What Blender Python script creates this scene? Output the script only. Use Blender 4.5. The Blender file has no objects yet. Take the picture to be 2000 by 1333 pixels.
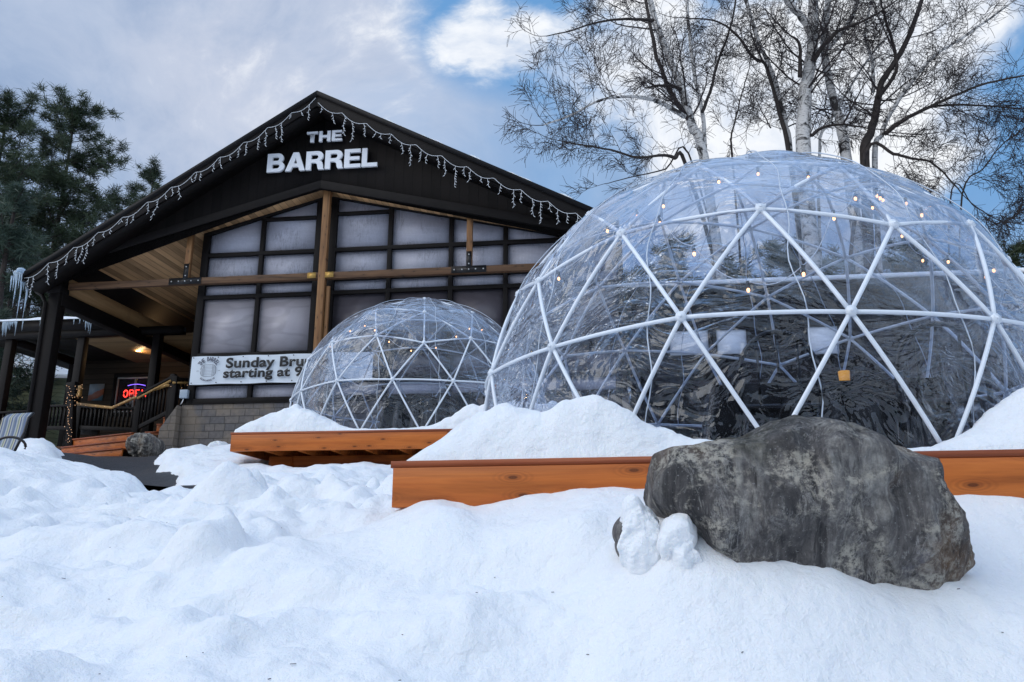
import bpy, math, random
import numpy as np
from mathutils import Vector, Matrix
R = math.radians
SC = bpy.context.scene
COL = SC.collection
random.seed(7)
RNG = np.random.default_rng(7)

# ------------------------------------------------------------------ camera
F_PX, PITCH = 1535.6, 0.2575          # focal length in pixels of a 2000 px wide frame; upward tilt
cd = bpy.data.cameras.new('camera'); cam = bpy.data.objects.new('camera', cd); COL.objects.link(cam)
cd.sensor_width = 36; cd.lens = F_PX / 2000 * 36; cd.clip_start = .05; cd.clip_end = 3000
cam.location = (0, 0, 0); cam.rotation_euler = (math.pi/2 + PITCH, 0, 0)
SC.camera = cam
SC.view_settings.view_transform = 'Standard'; SC.view_settings.look = 'None'
SC.view_settings.exposure = 0.42; SC.view_settings.gamma = 1
SC.cycles.transparent_max_bounces = 24
SC.cycles.max_bounces = 8; SC.cycles.glossy_bounces = 4
SC.cycles.sample_clamp_indirect = 4
SC.cycles.use_denoising = True

def ray(u, v):
    x = (u-1000)/F_PX; y = (666.5-v)/F_PX
    return Vector((x, math.cos(PITCH)-y*math.sin(PITCH), math.sin(PITCH)+y*math.cos(PITCH)))
def atY(u, v, Y):
    r = ray(u, v); return r*(Y/r.y)
def atZ(u, v, z):
    r = ray(u, v); return r*(z/r.z)

# ------------------------------------------------------------------ node helpers
def newmat(name):
    m = bpy.data.materials.new(name); m.use_nodes = True
    nt = m.node_tree; nt.nodes.clear()
    out = nt.nodes.new('ShaderNodeOutputMaterial')
    return m, nt, out
class N:
    def __init__(s, nt): s.nt = nt
    def n(s, t, ins=None, **kw):
        k = s.nt.nodes.new(t)
        for a, b in kw.items(): setattr(k, a, b)
        if ins:
            for a, b in ins.items(): s.set(k.inputs[a], b)
        return k
    def set(s, sock, v):
        if isinstance(v, bpy.types.NodeSocket): s.nt.links.new(v, sock)
        else:
            if hasattr(sock.default_value, '__len__') and len(sock.default_value) == 4 and len(v) == 3: v = (*v, 1)
            sock.default_value = v
    def math(s, op, a, b=0., c=None, clamp=False):
        k = s.n('ShaderNodeMath', {0: a, 1: b}, operation=op, use_clamp=clamp)
        if c is not None: s.set(k.inputs[2], c)
        return k.outputs[0]
    def vmath(s, op, a, b=(0, 0, 0)):
        k = s.n('ShaderNodeVectorMath', {0: a, 1: b}, operation=op)
        return k.outputs['Value'] if op in ('DISTANCE', 'DOT_PRODUCT', 'LENGTH') else k.outputs[0]
    def mix(s, f, a, b, bt='MIX'):
        k = s.n('ShaderNodeMix', data_type='RGBA', blend_type=bt)
        s.set(k.inputs[0], f); s.set(k.inputs[6], a); s.set(k.inputs[7], b)
        return k.outputs[2]
    def noise(s, vec, scale, detail=4, rough=.55, dist=0., dim='3D'):
        k = s.n('ShaderNodeTexNoise', {'Vector': vec, 'Scale': scale, 'Detail': detail, 'Roughness': rough, 'Distortion': dist})
        return k.outputs[0]
    def ramp(s, f, stops, interp='LINEAR'):
        k = s.n('ShaderNodeValToRGB', {0: f}); r = k.color_ramp; r.interpolation = interp
        while len(r.elements) < len(stops): r.elements.new(.5)
        for e, (p, c) in zip(r.elements, stops):
            e.position = p; e.color = (*c, 1) if hasattr(c, '__len__') else (c, c, c, 1)
        return k.outputs[0]
    def mrange(s, f, a, b, c=0., d=1., smooth=False):
        k = s.n('ShaderNodeMapRange', {0: f, 1: a, 2: b, 3: c, 4: d})
        if smooth: k.interpolation_type = 'SMOOTHSTEP'
        return k.outputs[0]
    def coord(s, kind='Object', scale=(1, 1, 1), rot=(0, 0, 0)):
        c = s.n('ShaderNodeTexCoord').outputs[kind]
        return s.n('ShaderNodeMapping', {'Vector': c, 'Scale': scale, 'Rotation': rot}).outputs[0]
    def bump(s, h, strength=.3, dist=.01, normal=None):
        k = s.n('ShaderNodeBump', {'Height': h, 'Strength': strength, 'Distance': dist})
        if normal is not None: s.set(k.inputs['Normal'], normal)
        return k.outputs[0]
    def bsdf(s, out, col, rough=.6, normal=None, **kw):
        k = s.n('ShaderNodeBsdfPrincipled', {'Base Color': col, 'Roughness': rough})
        for a, b in kw.items(): s.set(k.inputs[a.replace('_', ' ')], b)
        if normal is not None: s.set(k.inputs['Normal'], normal)
        s.nt.links.new(k.outputs[0], out.inputs[0])
        return k

# ------------------------------------------------------------------ sky and sun
SUN_EL, SUN_AZ = R(36), R(-112)     # veiled sun to the left, a little behind the camera (azimuth from +Y towards +X)
w = bpy.data.worlds.new('World'); SC.world = w; w.use_nodes = True
nt = w.node_tree; nt.nodes.clear(); g = N(nt)
wo = nt.nodes.new('ShaderNodeOutputWorld')
sky = g.n('ShaderNodeTexSky', sky_type='NISHITA', sun_disc=False, sun_elevation=SUN_EL, sun_rotation=SUN_AZ,
          altitude=200, air_density=1.3, dust_density=.6, ozone_density=2.5)
dirv = g.n('ShaderNodeTexCoord').outputs['Generated']
def blob(u, v, rad, soft=.6):
    d = ray(u, v).normalized()
    k = g.vmath('DISTANCE', dirv, tuple(d))
    return g.mrange(k, rad*(1-soft), rad*(1+soft), 1., 0., True)
def mx(*a):
    r = a[0]
    for b in a[1:]: r = g.math('MAXIMUM', r, b)
    return r
warp = g.n('ShaderNodeTexNoise', {'Vector': dirv, 'Scale': 2.2, 'Detail': 5.}).outputs['Color']
wv = g.vmath('ADD', dirv, g.vmath('SCALE', g.vmath('SUBTRACT', warp, (.5, .5, .5)), (0, 0, 0)))
sc = nt.nodes[-1]
wsub = g.vmath('SUBTRACT', warp, (.5, .5, .5))
ws = g.n('ShaderNodeVectorMath', {0: wsub}, operation='SCALE'); ws.inputs['Scale'].default_value = .35
wv = g.vmath('ADD', dirv, ws.outputs[0])
n1 = g.noise(wv, 3.0, 7, .55)
n2 = g.noise(wv, 8.5, 9, .62)
n3 = g.noise(dirv, 1.6, 3, .5)
# cloud deck: blue grey to lavender grey
deck = g.mix(g.mrange(g.math('ADD', g.math('ADD', g.math('MULTIPLY', n1, .5), g.math('MULTIPLY', n2, .25)), g.math('MULTIPLY', n3, .25)), .38, .6, 0, 1, False), (1.0, 1.95, 3.7), (3.4, 4.35, 5.9))
warm = g.math('MULTIPLY', mx(blob(620, 40, .26), g.math('MULTIPLY', blob(330, 60, .2), .6)), g.mrange(n2, .3, .6, .5, 1.))
deck = g.mix(g.math('MULTIPLY', warm, .85), deck, (4.7, 5.05, 6.0))
# clear blue openings
blue = mx(blob(1000, 0, .11, .8), blob(1150, 20, .13, .8), g.math('MULTIPLY', blob(1960, 200, .2, .9), .8), g.math('MULTIPLY', blob(1060, 400, .22, .9), .45))
bluem = g.mrange(g.math('ADD', blue, g.math('SUBTRACT', n1, .5)), .1, .85, 0, 1, True)
clear = g.mix(.8, sky.outputs[0], (1.15, 2.9, 5.6))
col = g.mix(bluem, deck, clear)
# bright cumulus
wb = mx(blob(890, 90, .035, .9), blob(950, 82, .05, .9), blob(1030, 92, .05, .9), blob(1120, 130, .07, .9), blob(1200, 135, .08, .9), blob(1280, 125, .1, .9), blob(1420, 200, .12), blob(1640, 200, .15), blob(1780, 70, .10),
        g.math('MULTIPLY', blob(1500, 360, .16), .7), g.math('MULTIPLY', blob(700, 70, .14, .9), .42), g.math('MULTIPLY', blob(520, 60, .08, .9), .36))
wm = g.mrange(g.math('ADD', wb, g.math('MULTIPLY', g.math('SUBTRACT', n2, .5), 2.0)), .3, .95, 0, 1, True)
white = g.mix(g.mrange(n2, .35, .65, 0, 1, True), (4.6, 5.3, 6.5), (7.2, 7.4, 7.7))
col = g.mix(wm, col, white)
# fill light: unseen sky overhead and to the rear made brighter and warmer
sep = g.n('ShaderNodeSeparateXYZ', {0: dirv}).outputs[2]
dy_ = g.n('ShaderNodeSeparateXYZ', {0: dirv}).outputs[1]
gain = g.math('ADD', g.mrange(dy_, .25, -.5, 1., 1.95, True), g.mrange(sep, .66, .95, 0, 0.9, True))   # sky out of view brightened to light the snow and front faces
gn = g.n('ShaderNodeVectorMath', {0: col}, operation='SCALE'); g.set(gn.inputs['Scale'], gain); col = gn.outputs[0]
col = g.mix(g.mrange(dy_, .2, -.5, 0, 1., True), col, g.mix(1., col, (1.22, 1.03, .84), 'MULTIPLY'))  # unseen rear sky also tinted warm so the snow turns less blue
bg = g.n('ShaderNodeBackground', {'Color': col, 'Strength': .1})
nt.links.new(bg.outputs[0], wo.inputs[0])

ld = bpy.data.lights.new('sun', 'SUN'); lo = bpy.data.objects.new('sun', ld); COL.objects.link(lo)
ld.energy = 1.05; ld.angle = R(60); ld.color = (1, .95, .88)
sd = Vector((math.sin(SUN_AZ)*math.cos(SUN_EL), math.cos(SUN_AZ)*math.cos(SUN_EL), math.sin(SUN_EL)))
lo.rotation_euler = sd.to_track_quat('Z', 'Y').to_euler(); lo.location = sd*50

# ------------------------------------------------------------------ object helpers
def tag(o, label=None, cat=None, group=None, kind=None):
    if label: o['label'] = label
    if cat: o['category'] = cat
    if group: o['group'] = group
    if kind: o['kind'] = kind
    return o
def thing(name, label, cat, loc=(0, 0, 0), rz=0., group=None):
    o = bpy.data.objects.new(name, None); COL.objects.link(o); o.empty_display_size = .1
    o.location = loc; o.rotation_euler = (0, 0, rz)
    return tag(o, label, cat, group)
def wmat(o):
    m = Matrix.LocRotScale(o.location, o.rotation_euler.to_quaternion(), o.scale)
    return wmat(o.parent) @ m if o.parent else m
class MB:
    """collects shapes in world coordinates and links them as one mesh object"""
    def __init__(s): s.V = []; s.F = []; s.n = 0
    def add(s, V, F):
        V = np.asarray(V, float); s.V.append(V)
        F = np.asarray(F, int) if not isinstance(F, list) else F
        if isinstance(F, np.ndarray): s.F.extend((F + s.n).tolist())
        else: s.F.extend([[i + s.n for i in f] for f in F])
        s.n += len(V); return s
    def box(s, o, ax, ay, az):
        """box from corner o along three vectors"""
        o, ax, ay, az = map(np.array, (o, ax, ay, az))
        V = [o, o+ax, o+ax+ay, o+ay, o+az, o+ax+az, o+ax+ay+az, o+ay+az]
        F = [[0, 3, 2, 1], [4, 5, 6, 7], [0, 1, 5, 4], [1, 2, 6, 5], [2, 3, 7, 6], [3, 0, 4, 7]]
        if np.dot(np.cross(ax, ay), az) < 0: F = [f[::-1] for f in F]
        return s.add(V, F)
    def bar(s, p, q, wd, ht, up=(0, 0, 1)):
        p, q, up = Vector(p), Vector(q), Vector(up)
        d = (q-p); x = d.cross(up).normalized(); u = x.cross(d).normalized()
        return s.box(p - x*wd/2 - u*ht/2, x*wd, d, u*ht)
    def tube(s, pts, rad, k=6, cap=True):
        P = np.array([tuple(p) for p in pts], float); m = len(P)
        rad = np.full(m, rad) if np.isscalar(rad) else np.asarray(rad, float)
        T = np.gradient(P, axis=0); T /= np.linalg.norm(T, axis=1)[:, None]+1e-12
        ref = np.array([0, 0, 1.]) if abs(T[:, 2]).mean() < .8 else np.array([1., 0, 0])
        A = np.cross(T, ref); A /= np.linalg.norm(A, axis=1)[:, None]+1e-12; B = np.cross(T, A)
        th = np.arange(k)*2*math.pi/k
        V = P[:, None] + rad[:, None, None]*(np.cos(th)[None, :, None]*A[:, None] + np.sin(th)[None, :, None]*B[:, None])
        i = np.arange(m-1)[:, None]*k; j = np.arange(k)[None]; jn = (j+1) % k
        F = np.stack([i+j, i+jn, i+k+jn, i+k+j], -1).reshape(-1, 4).tolist()
        if cap: F += [list(range(k))[::-1], list(range((m-1)*k, m*k))]
        return s.add(V.reshape(-1, 3), F)
    def prism(s, poly, vec):
        """closed 3D polygon extruded along vec"""
        P = np.array([tuple(p) for p in poly], float); m = len(P); v = np.array(tuple(vec), float)
        F = [list(range(m)), list(range(m, 2*m))[::-1]] + [[i, m+i, m+(i+1) % m, (i+1) % m] for i in range(m)]
        nrm = np.zeros(3)
        for i in range(m): nrm += np.cross(P[i], P[(i+1) % m])
        if np.dot(nrm, v) > 0: F = [f[::-1] for f in F]
        return s.add(np.vstack([P, P+v]), F)
    def grid(s, V):
        a, b = V.shape[:2]
        i = np.arange(a-1)[:, None]*b; j = np.arange(b-1)[None]
        F = np.stack([i+j, i+b+j, i+b+j+1, i+j+1], -1).reshape(-1, 4)
        return s.add(V.reshape(-1, 3), F)
    def sphere(s, c, r, k=10, sc=(1, 1, 1)):
        th = np.linspace(0, math.pi, k//2+2); ph = np.linspace(0, 2*math.pi, k+1)[:-1]
        V = np.array([[c[0]+r*sc[0]*math.sin(a)*math.cos(b), c[1]+r*sc[1]*math.sin(a)*math.sin(b), c[2]+r*sc[2]*math.cos(a)] for a in th for b in ph])
        F = [[i*k+j, (i+1)*k+j, (i+1)*k+(j+1) % k, i*k+(j+1) % k] for i in range(len(th)-1) for j in range(k)]
        return s.add(V, F)
    def build(s, name, mat, parent=None, smooth=False, origin=None, bevel=0.):
        V = np.vstack(s.V)
        o = bpy.data.objects.new(name, None)
        if parent is not None: M = np.array(wmat(parent).inverted())
        elif origin is not None: M = np.array(Matrix.Translation(-Vector(origin)))
        else: M = np.eye(4)
        V = V @ M[:3, :3].T + M[:3, 3]
        me = bpy.data.meshes.new(name)
        bpy.data.objects.remove(o)
        me.vertices.add(len(V)); me.vertices.foreach_set('co', V.astype(np.float32).ravel())
        lens = np.array([len(f) for f in s.F]); flat = np.fromiter((i for f in s.F for i in f), int, lens.sum())
        me.loops.add(len(flat)); me.loops.foreach_set('vertex_index', flat)
        me.polygons.add(len(lens)); me.polygons.foreach_set('loop_start', np.concatenate([[0], np.cumsum(lens)[:-1]]))
        me.update(calc_edges=True); me.validate()
        if smooth: me.polygons.foreach_set('use_smooth', np.ones(len(me.polygons), bool))
        me.materials.append(mat)
        ob = bpy.data.objects.new(name, me); COL.objects.link(ob)
        if parent is not None: ob.parent = parent
        elif origin is not None: ob.location = origin
        if bevel:
            b = ob.modifiers.new('bevel', 'BEVEL'); b.width = bevel; b.segments = 2; b.limit_method = 'ANGLE'
        return ob

# numpy value noise
_perm = np.random.default_rng(3).random((256, 256))
def vnoise(x, y):
    xi = np.floor(x).astype(int); yi = np.floor(y).astype(int); fx = x-xi; fy = y-yi
    fx = fx*fx*fx*(fx*(fx*6-15)+10); fy = fy*fy*fy*(fy*(fy*6-15)+10)
    a = _perm[xi & 255, yi & 255]; b = _perm[(xi+1) & 255, yi & 255]; c = _perm[xi & 255, (yi+1) & 255]; d = _perm[(xi+1) & 255, (yi+1) & 255]
    return (a*(1-fx)+b*fx)*(1-fy)+(c*(1-fx)+d*fx)*fy - .5
def fbm(x, y, sc, oct=4, gain=.5):
    r = 0; a = 1.
    for i in range(oct):
        r = r + a*vnoise(x*sc*2**i+17.3*i+5.1, y*sc*2**i-9.7*i+40.7); a *= gain
    return r
def billow(x, y, sc, oct=3):
    r = 0; a = 1.
    for i in range(oct):
        r = r + a*(np.abs(vnoise(x*sc*2**i+31.3*i, y*sc*2**i+11.9*i))*2); a *= .5
    return r

# ------------------------------------------------------------------ materials
def mat_snow():
    m, nt, out = newmat('snow'); g = N(nt); c = g.coord()
    n = g.math('ADD', g.math('MULTIPLY', g.noise(c, 9, 5, .6), 1.), g.math('MULTIPLY', g.noise(c, 160, 3, .6), .12))
    n = g.math('ADD', n, g.math('MULTIPLY', g.noise(c, 28, 4, .65), .16))
    b = g.bump(n, .7, .045)
    gr = g.bump(g.noise(c, 700, 2, .7), .25, .002, b)
    col = g.mix(g.noise(c, 1.3, 4), (.80, .83, .87), (.87, .885, .905))
    sp = g.ramp(g.noise(c, 38, 6, .8), [(.72, 0.), (.79, 1.)])
    col = g.mix(g.math('MULTIPLY', sp, .35), col, (.45, .42, .38))
    g.bsdf(out, col, .55, gr, Subsurface_Weight=.25, Subsurface_Scale=.03, Subsurface_Radius=(.6, .8, 1.), Specular_IOR_Level=.3)
    return m
def mat_wood(name, c1, c2, scale=1., rough=.5, along='X', knots=True, plank=0.):
    m, nt, out = newmat(name); g = N(nt)
    st = {'X': (.6, 9, 9), 'Y': (9, .6, 9), 'Z': (9, 9, .6)}[along]
    c = g.coord(scale=tuple(k*scale for k in st)); co = g.coord()
    n = g.noise(c, 2.2, 6, .6, .8)
    col = g.mix(g.mrange(n, .3, .7), c1, c2)
    if knots:
        kn = {'X': (3.2, 9, 9), 'Y': (9, 3.2, 9), 'Z': (9, 9, 3.2)}[along]
        sp_ = g.n('ShaderNodeSeparateXYZ', {0: g.vmath('MULTIPLY', co, tuple(.45*k*scale for k in kn))}).outputs
        pair = {'X': (0, 2), 'Y': (0, 1), 'Z': (2, 0)}[along]
        vv = g.n('ShaderNodeCombineXYZ', {0: sp_[pair[0]], 1: sp_[pair[1]], 2: 0.}).outputs[0]
        v = g.n('ShaderNodeTexVoronoi', {'Vector': vv, 'Scale': 1.8}, voronoi_dimensions='2D').outputs['Distance']
        k = g.mrange(v, .03, .085, 1, 0, True)
        col = g.mix(k, col, tuple(x*.16 for x in c1))
        ring = g.math('MULTIPLY', g.mrange(v, .08, .3, .55, 0), g.mrange(g.math('SINE', g.math('MULTIPLY', v, 90)), -1, 1))
        col = g.mix(ring, col, tuple(x*.5 for x in c1))
    fig = g.noise(g.coord(scale=tuple(.35*k*scale for k in st)), 1.5, 5, .6, 2.5)
    col = g.mix(g.mrange(fig, .46, .7, 0, .8), col, tuple(x*.45 for x in c1))
    bh = n
    g.bsdf(out, col, rough, g.bump(bh, .25, .006), Specular_IOR_Level=.35)
    return m
def mat_flat(name, col, rough=.6, var=.25, scale=6., bump=.15, metal=0., spec=.5):
    m, nt, out = newmat(name); g = N(nt); c = g.coord()
    n = g.noise(c, scale, 6, .6)
    cc = g.mix(g.mrange(n, .3, .7), tuple(x*(1-var) for x in col), tuple(x*(1+var) for x in col))
    g.bsdf(out, cc, rough, g.bump(n, bump, .01), Metallic=metal, Specular_IOR_Level=spec)
    return m
def mat_emit(name, col, s, base=(.5, .5, .5)):
    m, nt, out = newmat(name); g = N(nt)
    g.bsdf(out, base, .4, Emission_Color=col, Emission_Strength=s)
    return m
def mat_boards(name, col, pitch=.3, rough=.75, axis=0, var=.3, groove=.05):
    m, nt, out = newmat(name); g = N(nt); c = g.coord()
    x = g.n('ShaderNodeSeparateXYZ', {0: c}).outputs[axis]
    f = g.math('FRACT', g.math('DIVIDE', x, pitch)); e = g.math('ABSOLUTE', g.math('SUBTRACT', f, .5))
    gr = g.mrange(e, .5-groove, .5, 1, 0, True)
    idx = g.math('FLOOR', g.math('DIVIDE', x, pitch))
    wn = g.n('ShaderNodeTexWhiteNoise', {'W': idx}, noise_dimensions='1D').outputs[0]
    st = [8, 8, 8]; st[2 if axis == 0 else 0] = .7
    if axis == 0: st[1] = .7
    n = g.noise(g.coord(scale=tuple(st)), 2, 6, .6, .5)
    v = g.math('ADD', g.math('MULTIPLY', n, .6), g.math('MULTIPLY', wn, .5))
    cc = g.mix(g.mrange(v, .25, .85), tuple(k*(1-var) for k in col), tuple(k*(1+var) for k in col))
    cc = g.mix(g.math('SUBTRACT', 1., gr), cc, tuple(k*.3 for k in col))
    h = g.math('ADD', gr, g.math('MULTIPLY', n, .2))
    g.bsdf(out, cc, rough, g.bump(h, .6, .012), Specular_IOR_Level=.2)
    return m
def mat_film(name, seed, rough=.02, back=False):
    """clear wrinkled PVC film"""
    m, nt, out = newmat(name); g = N(nt); c = g.coord()
    z = g.n('ShaderNodeSeparateXYZ', {0: c}).outputs[2]
    wr = g.n('ShaderNodeTexNoise', {'Vector': c, 'Scale': 1.3, 'Detail': 2.}).outputs['Color']
    k = g.n('ShaderNodeVectorMath', {0: g.vmath('SUBTRACT', wr, (.5, .5, .5))}, operation='SCALE'); k.inputs['Scale'].default_value = .9
    cw = g.vmath('ADD', c, k.outputs[0])
    cs = g.n('ShaderNodeMapping', {'Vector': cw, 'Scale': (1, 1, 2.4), 'Location': (seed, seed*2, 0)}).outputs[0]
    a = g.noise(cs, 2.0, 2, .5, .4)
    b = g.noise(cs, 5.2, 2, .5, 1.0)
    cv = g.n('ShaderNodeMapping', {'Vector': cw, 'Scale': (3., 3., .8), 'Rotation': (.5, .3, seed)}).outputs[0]
    d = g.noise(cv, 3., 2, .5, .6)
    rid = g.math('ABSOLUTE', g.math('SUBTRACT', g.noise(cs, 3.2, 2, .5, 1.), .5))
    fold = g.mrange(rid, 0, .12, 1, 0, True)
    low = g.mrange(z, 2.1, .8, .25, 1., True)
    h = g.math('ADD', g.math('MULTIPLY', a, 1.7), g.math('ADD', g.math('MULTIPLY', b, .6), g.math('MULTIPLY', d, .5)))
    h = g.math('SUBTRACT', h, g.math('MULTIPLY', fold, .12))
    nb = g.n('ShaderNodeBump', {'Height': h, 'Strength': g.math('MULTIPLY', low, g.mrange(g.noise(c, 1.1, 2, .5), .42, .6, .3, 1., True)), 'Distance': .09}).outputs[0]
    lw = g.n('ShaderNodeLayerWeight', {'Blend': .5, 'Normal': nb}).outputs['Facing']
    lws = g.n('ShaderNodeLayerWeight', {'Blend': .5}).outputs['Facing']
    fr = g.math('ADD', g.math('ADD', .05, g.math('MULTIPLY', g.math('POWER', lws, 3.0), .45)), g.math('MULTIPLY', g.math('POWER', lw, 2.5), .5), clamp=True)
    gl = g.n('ShaderNodeBsdfGlossy', {'Color': (.93, .96, 1), 'Roughness': rough, 'Normal': nb})
    tr = g.n('ShaderNodeBsdfTransparent', {'Color': (.74, .78, .86)})
    df = g.n('ShaderNodeBsdfDiffuse', {'Color': (.75, .79, .86), 'Normal': nb})
    tl = g.n('ShaderNodeBsdfTranslucent', {'Color': (.75, .79, .86)})
    dt = g.n('ShaderNodeMixShader', {0: .5}); nt.links.new(df.outputs[0], dt.inputs[1]); nt.links.new(tl.outputs[0], dt.inputs[2])
    milk = g.math('ADD', .008, g.math('MULTIPLY', g.math('POWER', lws, 2.2), .5))
    milk = g.math('ADD', milk, g.mrange(rid, 0, .010, .07, 0))
    m1 = g.n('ShaderNodeMixShader', {0: milk}); nt.links.new(tr.outputs[0], m1.inputs[1]); nt.links.new(dt.outputs[0], m1.inputs[2])
    m2 = g.n('ShaderNodeMixShader', {0: fr}); nt.links.new(m1.outputs[0], m2.inputs[1]); nt.links.new(gl.outputs[0], m2.inputs[2])
    nt.links.new(m2.outputs[0], out.inputs[0])
    return m
def mat_pane(name, col, hatch=True):
    m, nt, out = newmat(name); g = N(nt); c0 = g.coord()
    rnd = g.n('ShaderNodeObjectInfo').outputs['Random']
    off = g.n('ShaderNodeCombineXYZ', {0: g.math('MULTIPLY', rnd, 37.), 1: 0., 2: g.math('MULTIPLY', rnd, 91.)}).outputs[0]
    c = g.vmath('ADD', c0, off)
    mp = lambda sc, rot=(0, 0, 0): g.n('ShaderNodeMapping', {'Vector': c, 'Scale': sc, 'Rotation': rot}).outputs[0]
    n = g.noise(mp((1, 1, 1.6)), 1.1, 3, .5, .6)
    cc = g.mix(g.mrange(n, .3, .7), tuple(k*.85 for k in col), tuple(k*1.12 for k in col))
    cc = g.mix(g.mrange(rnd, 0, 1, 0, .25), cc, tuple(k*.55 for k in col))
    h = n
    if hatch:
        s = g.n('ShaderNodeSeparateXYZ', {0: c0}); x, z = s.outputs[0], s.outputs[2]
        ln = g.mrange(g.math('FRACT', g.math('DIVIDE', g.math('ADD', z, g.math('MULTIPLY', x, .03)), .15)), .0, .1, 1, 0)
        cc = g.mix(g.math('MULTIPLY', ln, .35), cc, (.8, .78, .86))
        v = g.n('ShaderNodeTexVoronoi', {'Vector': c0, 'Scale': 34., 'Randomness': .1}).outputs['Distance']
        cc = g.mix(g.mrange(v, .25, .6, 0, .5), cc, tuple(k*.35 for k in col))
        cr = g.math('ABSOLUTE', g.math('SUBTRACT', g.noise(mp((9, 1, 1.2), (0, .75, 0)), 2.4, 4, .6, .8), .5))
        edge = g.math('MULTIPLY', g.mrange(cr, 0, .035, 1, 0), g.mrange(g.noise(c, 1.3, 2), .48, .58))
        cc = g.mix(g.math('MULTIPLY', edge, .6), cc, tuple(k*.22 for k in col))
        h = g.math('SUBTRACT', n, g.math('MULTIPLY', edge, .4))
    else:
        st = g.mrange(g.math('ABSOLUTE', g.math('SUBTRACT', g.noise(mp((.9, 1, 3.), (0, .5, 0)), 1.0, 1, .4), .5)), .02, .06, 1, 0, True)
        cc = g.mix(g.math('MULTIPLY', st, .3), cc, tuple(k*.5 for k in col))
        cc = g.mix(g.mrange(g.noise(c0, 90, 2), .3, .7, 0, .25), cc, tuple(k*.5 for k in col))
    g.bsdf(out, cc, .42 if hatch else .3, g.bump(h, .35, .03), Specular_IOR_Level=.4)
    return m
def mat_stone_block():
    m, nt, out = newmat('stone_block'); g = N(nt); c = g.coord()
    s = g.n('ShaderNodeSeparateXYZ', {0: c})
    cv = g.n('ShaderNodeCombineXYZ', {0: g.math('ADD', s.outputs[0], s.outputs[1]), 1: s.outputs[2]}).outputs[0]
    b = g.n('ShaderNodeTexBrick', {'Vector': cv, 'Color1': (.2, .17, .15), 'Color2': (.1, .1, .115), 'Mortar': (.05, .045, .04), 'Scale': 1.,
            'Mortar Size': .007, 'Mortar Smooth': .3, 'Bias': -.1, 'Brick Width': .31, 'Row Height': .15})
    b.offset = .37; b.squash = .7; b.squash_frequency = 3
    n = g.noise(c, 14, 6, .65)
    col = g.mix(g.mrange(n, .25, .75), g.mix(.55, b.outputs[0], (.03, .03, .03)), b.outputs[0])
    col = g.mix(g.mrange(g.noise(c, 2.1, 3), .45, .65, 0, .5), col, (.22, .17, .12))
    h = g.math('ADD', g.math('MULTIPLY', g.math('SUBTRACT', 1., b.outputs[1]), 1.), g.math('MULTIPLY', n, .4))
    g.bsdf(out, col, .85, g.bump(h, .8, .02))
    return m
def mat_rock():
    m, nt, out = newmat('rock'); g = N(nt); c = g.coord()
    st = g.coord(scale=(2.6, 2.6, .55), rot=(0, .12, 0))
    a = g.noise(st, 3.2, 8, .65, 1.2); b = g.noise(c, 24, 8, .75); d = g.noise(c, 2.3, 4, .6, .5)
    col = g.ramp(a, [(.3, (.024, .023, .026)), (.42, (.085, .08, .08)), (.53, (.18, .166, .16)), (.64, (.40, .38, .35)), (.78, (.66, .6, .5))])
    col = g.mix(g.mrange(b, .42, .66, 0, .6), col, (.035, .034, .037))
    col = g.mix(g.mrange(g.noise(st, 9, 6, .7, 2.), .58, .68, 0, .7), col, (.42, .41, .38))
    vein = g.mrange(g.math('ABSOLUTE', g.math('SUBTRACT', g.noise(g.coord(scale=(3, 3, .9), rot=(0, .2, 0)), 2.2, 7, .7, 1.5), .5)), 0, .02, 1, 0)
    col = g.mix(g.math('MULTIPLY', vein, g.mrange(g.noise(c, 5, 3), .45, .6, 0, .6)), col, (.5, .48, .46))
    col = g.mix(g.mrange(d, .52, .64, 0, .55), col, (.26, .15, .075))
    col = g.mix(g.mrange(g.noise(c, 3.1, 6, .7), .6, .66, 0, .45), col, (.2, .2, .25))
    pale = g.math('MULTIPLY', g.mrange(g.noise(c, 4.6, 6, .7, .6), .50, .60), g.mrange(g.noise(c, 42, 5, .75), .44, .56))
    col = g.mix(g.math('MULTIPLY', pale, .85), col, (.58, .54, .46))
    stv = g.coord(scale=(12, 12, 1.1), rot=(0, .1, 0))
    run = g.math('MULTIPLY', g.mrange(g.noise(stv, 2.4, 6, .75, .6), .58, .66), g.mrange(g.noise(c, 3, 3), .42, .6))
    col = g.mix(g.math('MULTIPLY', run, .7), col, (.46, .45, .44))
    dk = g.mrange(g.noise(stv, 1.7, 6, .75, .8), .56, .66, 0, .75)
    col = g.mix(dk, col, (.018, .017, .019))
    z = g.n('ShaderNodeSeparateXYZ', {0: g.coord()}).outputs[2]
    moss = g.math('MULTIPLY', g.mrange(g.noise(c, 3.3, 5, .65), .5, .62), g.mrange(z, .32, .62))
    col = g.mix(g.math('MULTIPLY', moss, .8), col, (.03, .03, .018))
    sp = g.ramp(g.noise(c, 120, 2, .6), [(.66, 0.), (.72, 1.)])
    col = g.mix(g.math('MULTIPLY', sp, .7), col, (.42, .42, .42))
    h = g.math('ADD', g.math('MULTIPLY', a, .8), g.math('ADD', g.math('MULTIPLY', b, .35), g.math('MULTIPLY', g.noise(c, 90, 4, .7), .12)))
    g.bsdf(out, col, .75, g.bump(h, 1., .07), Specular_IOR_Level=.35)
    return m
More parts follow.
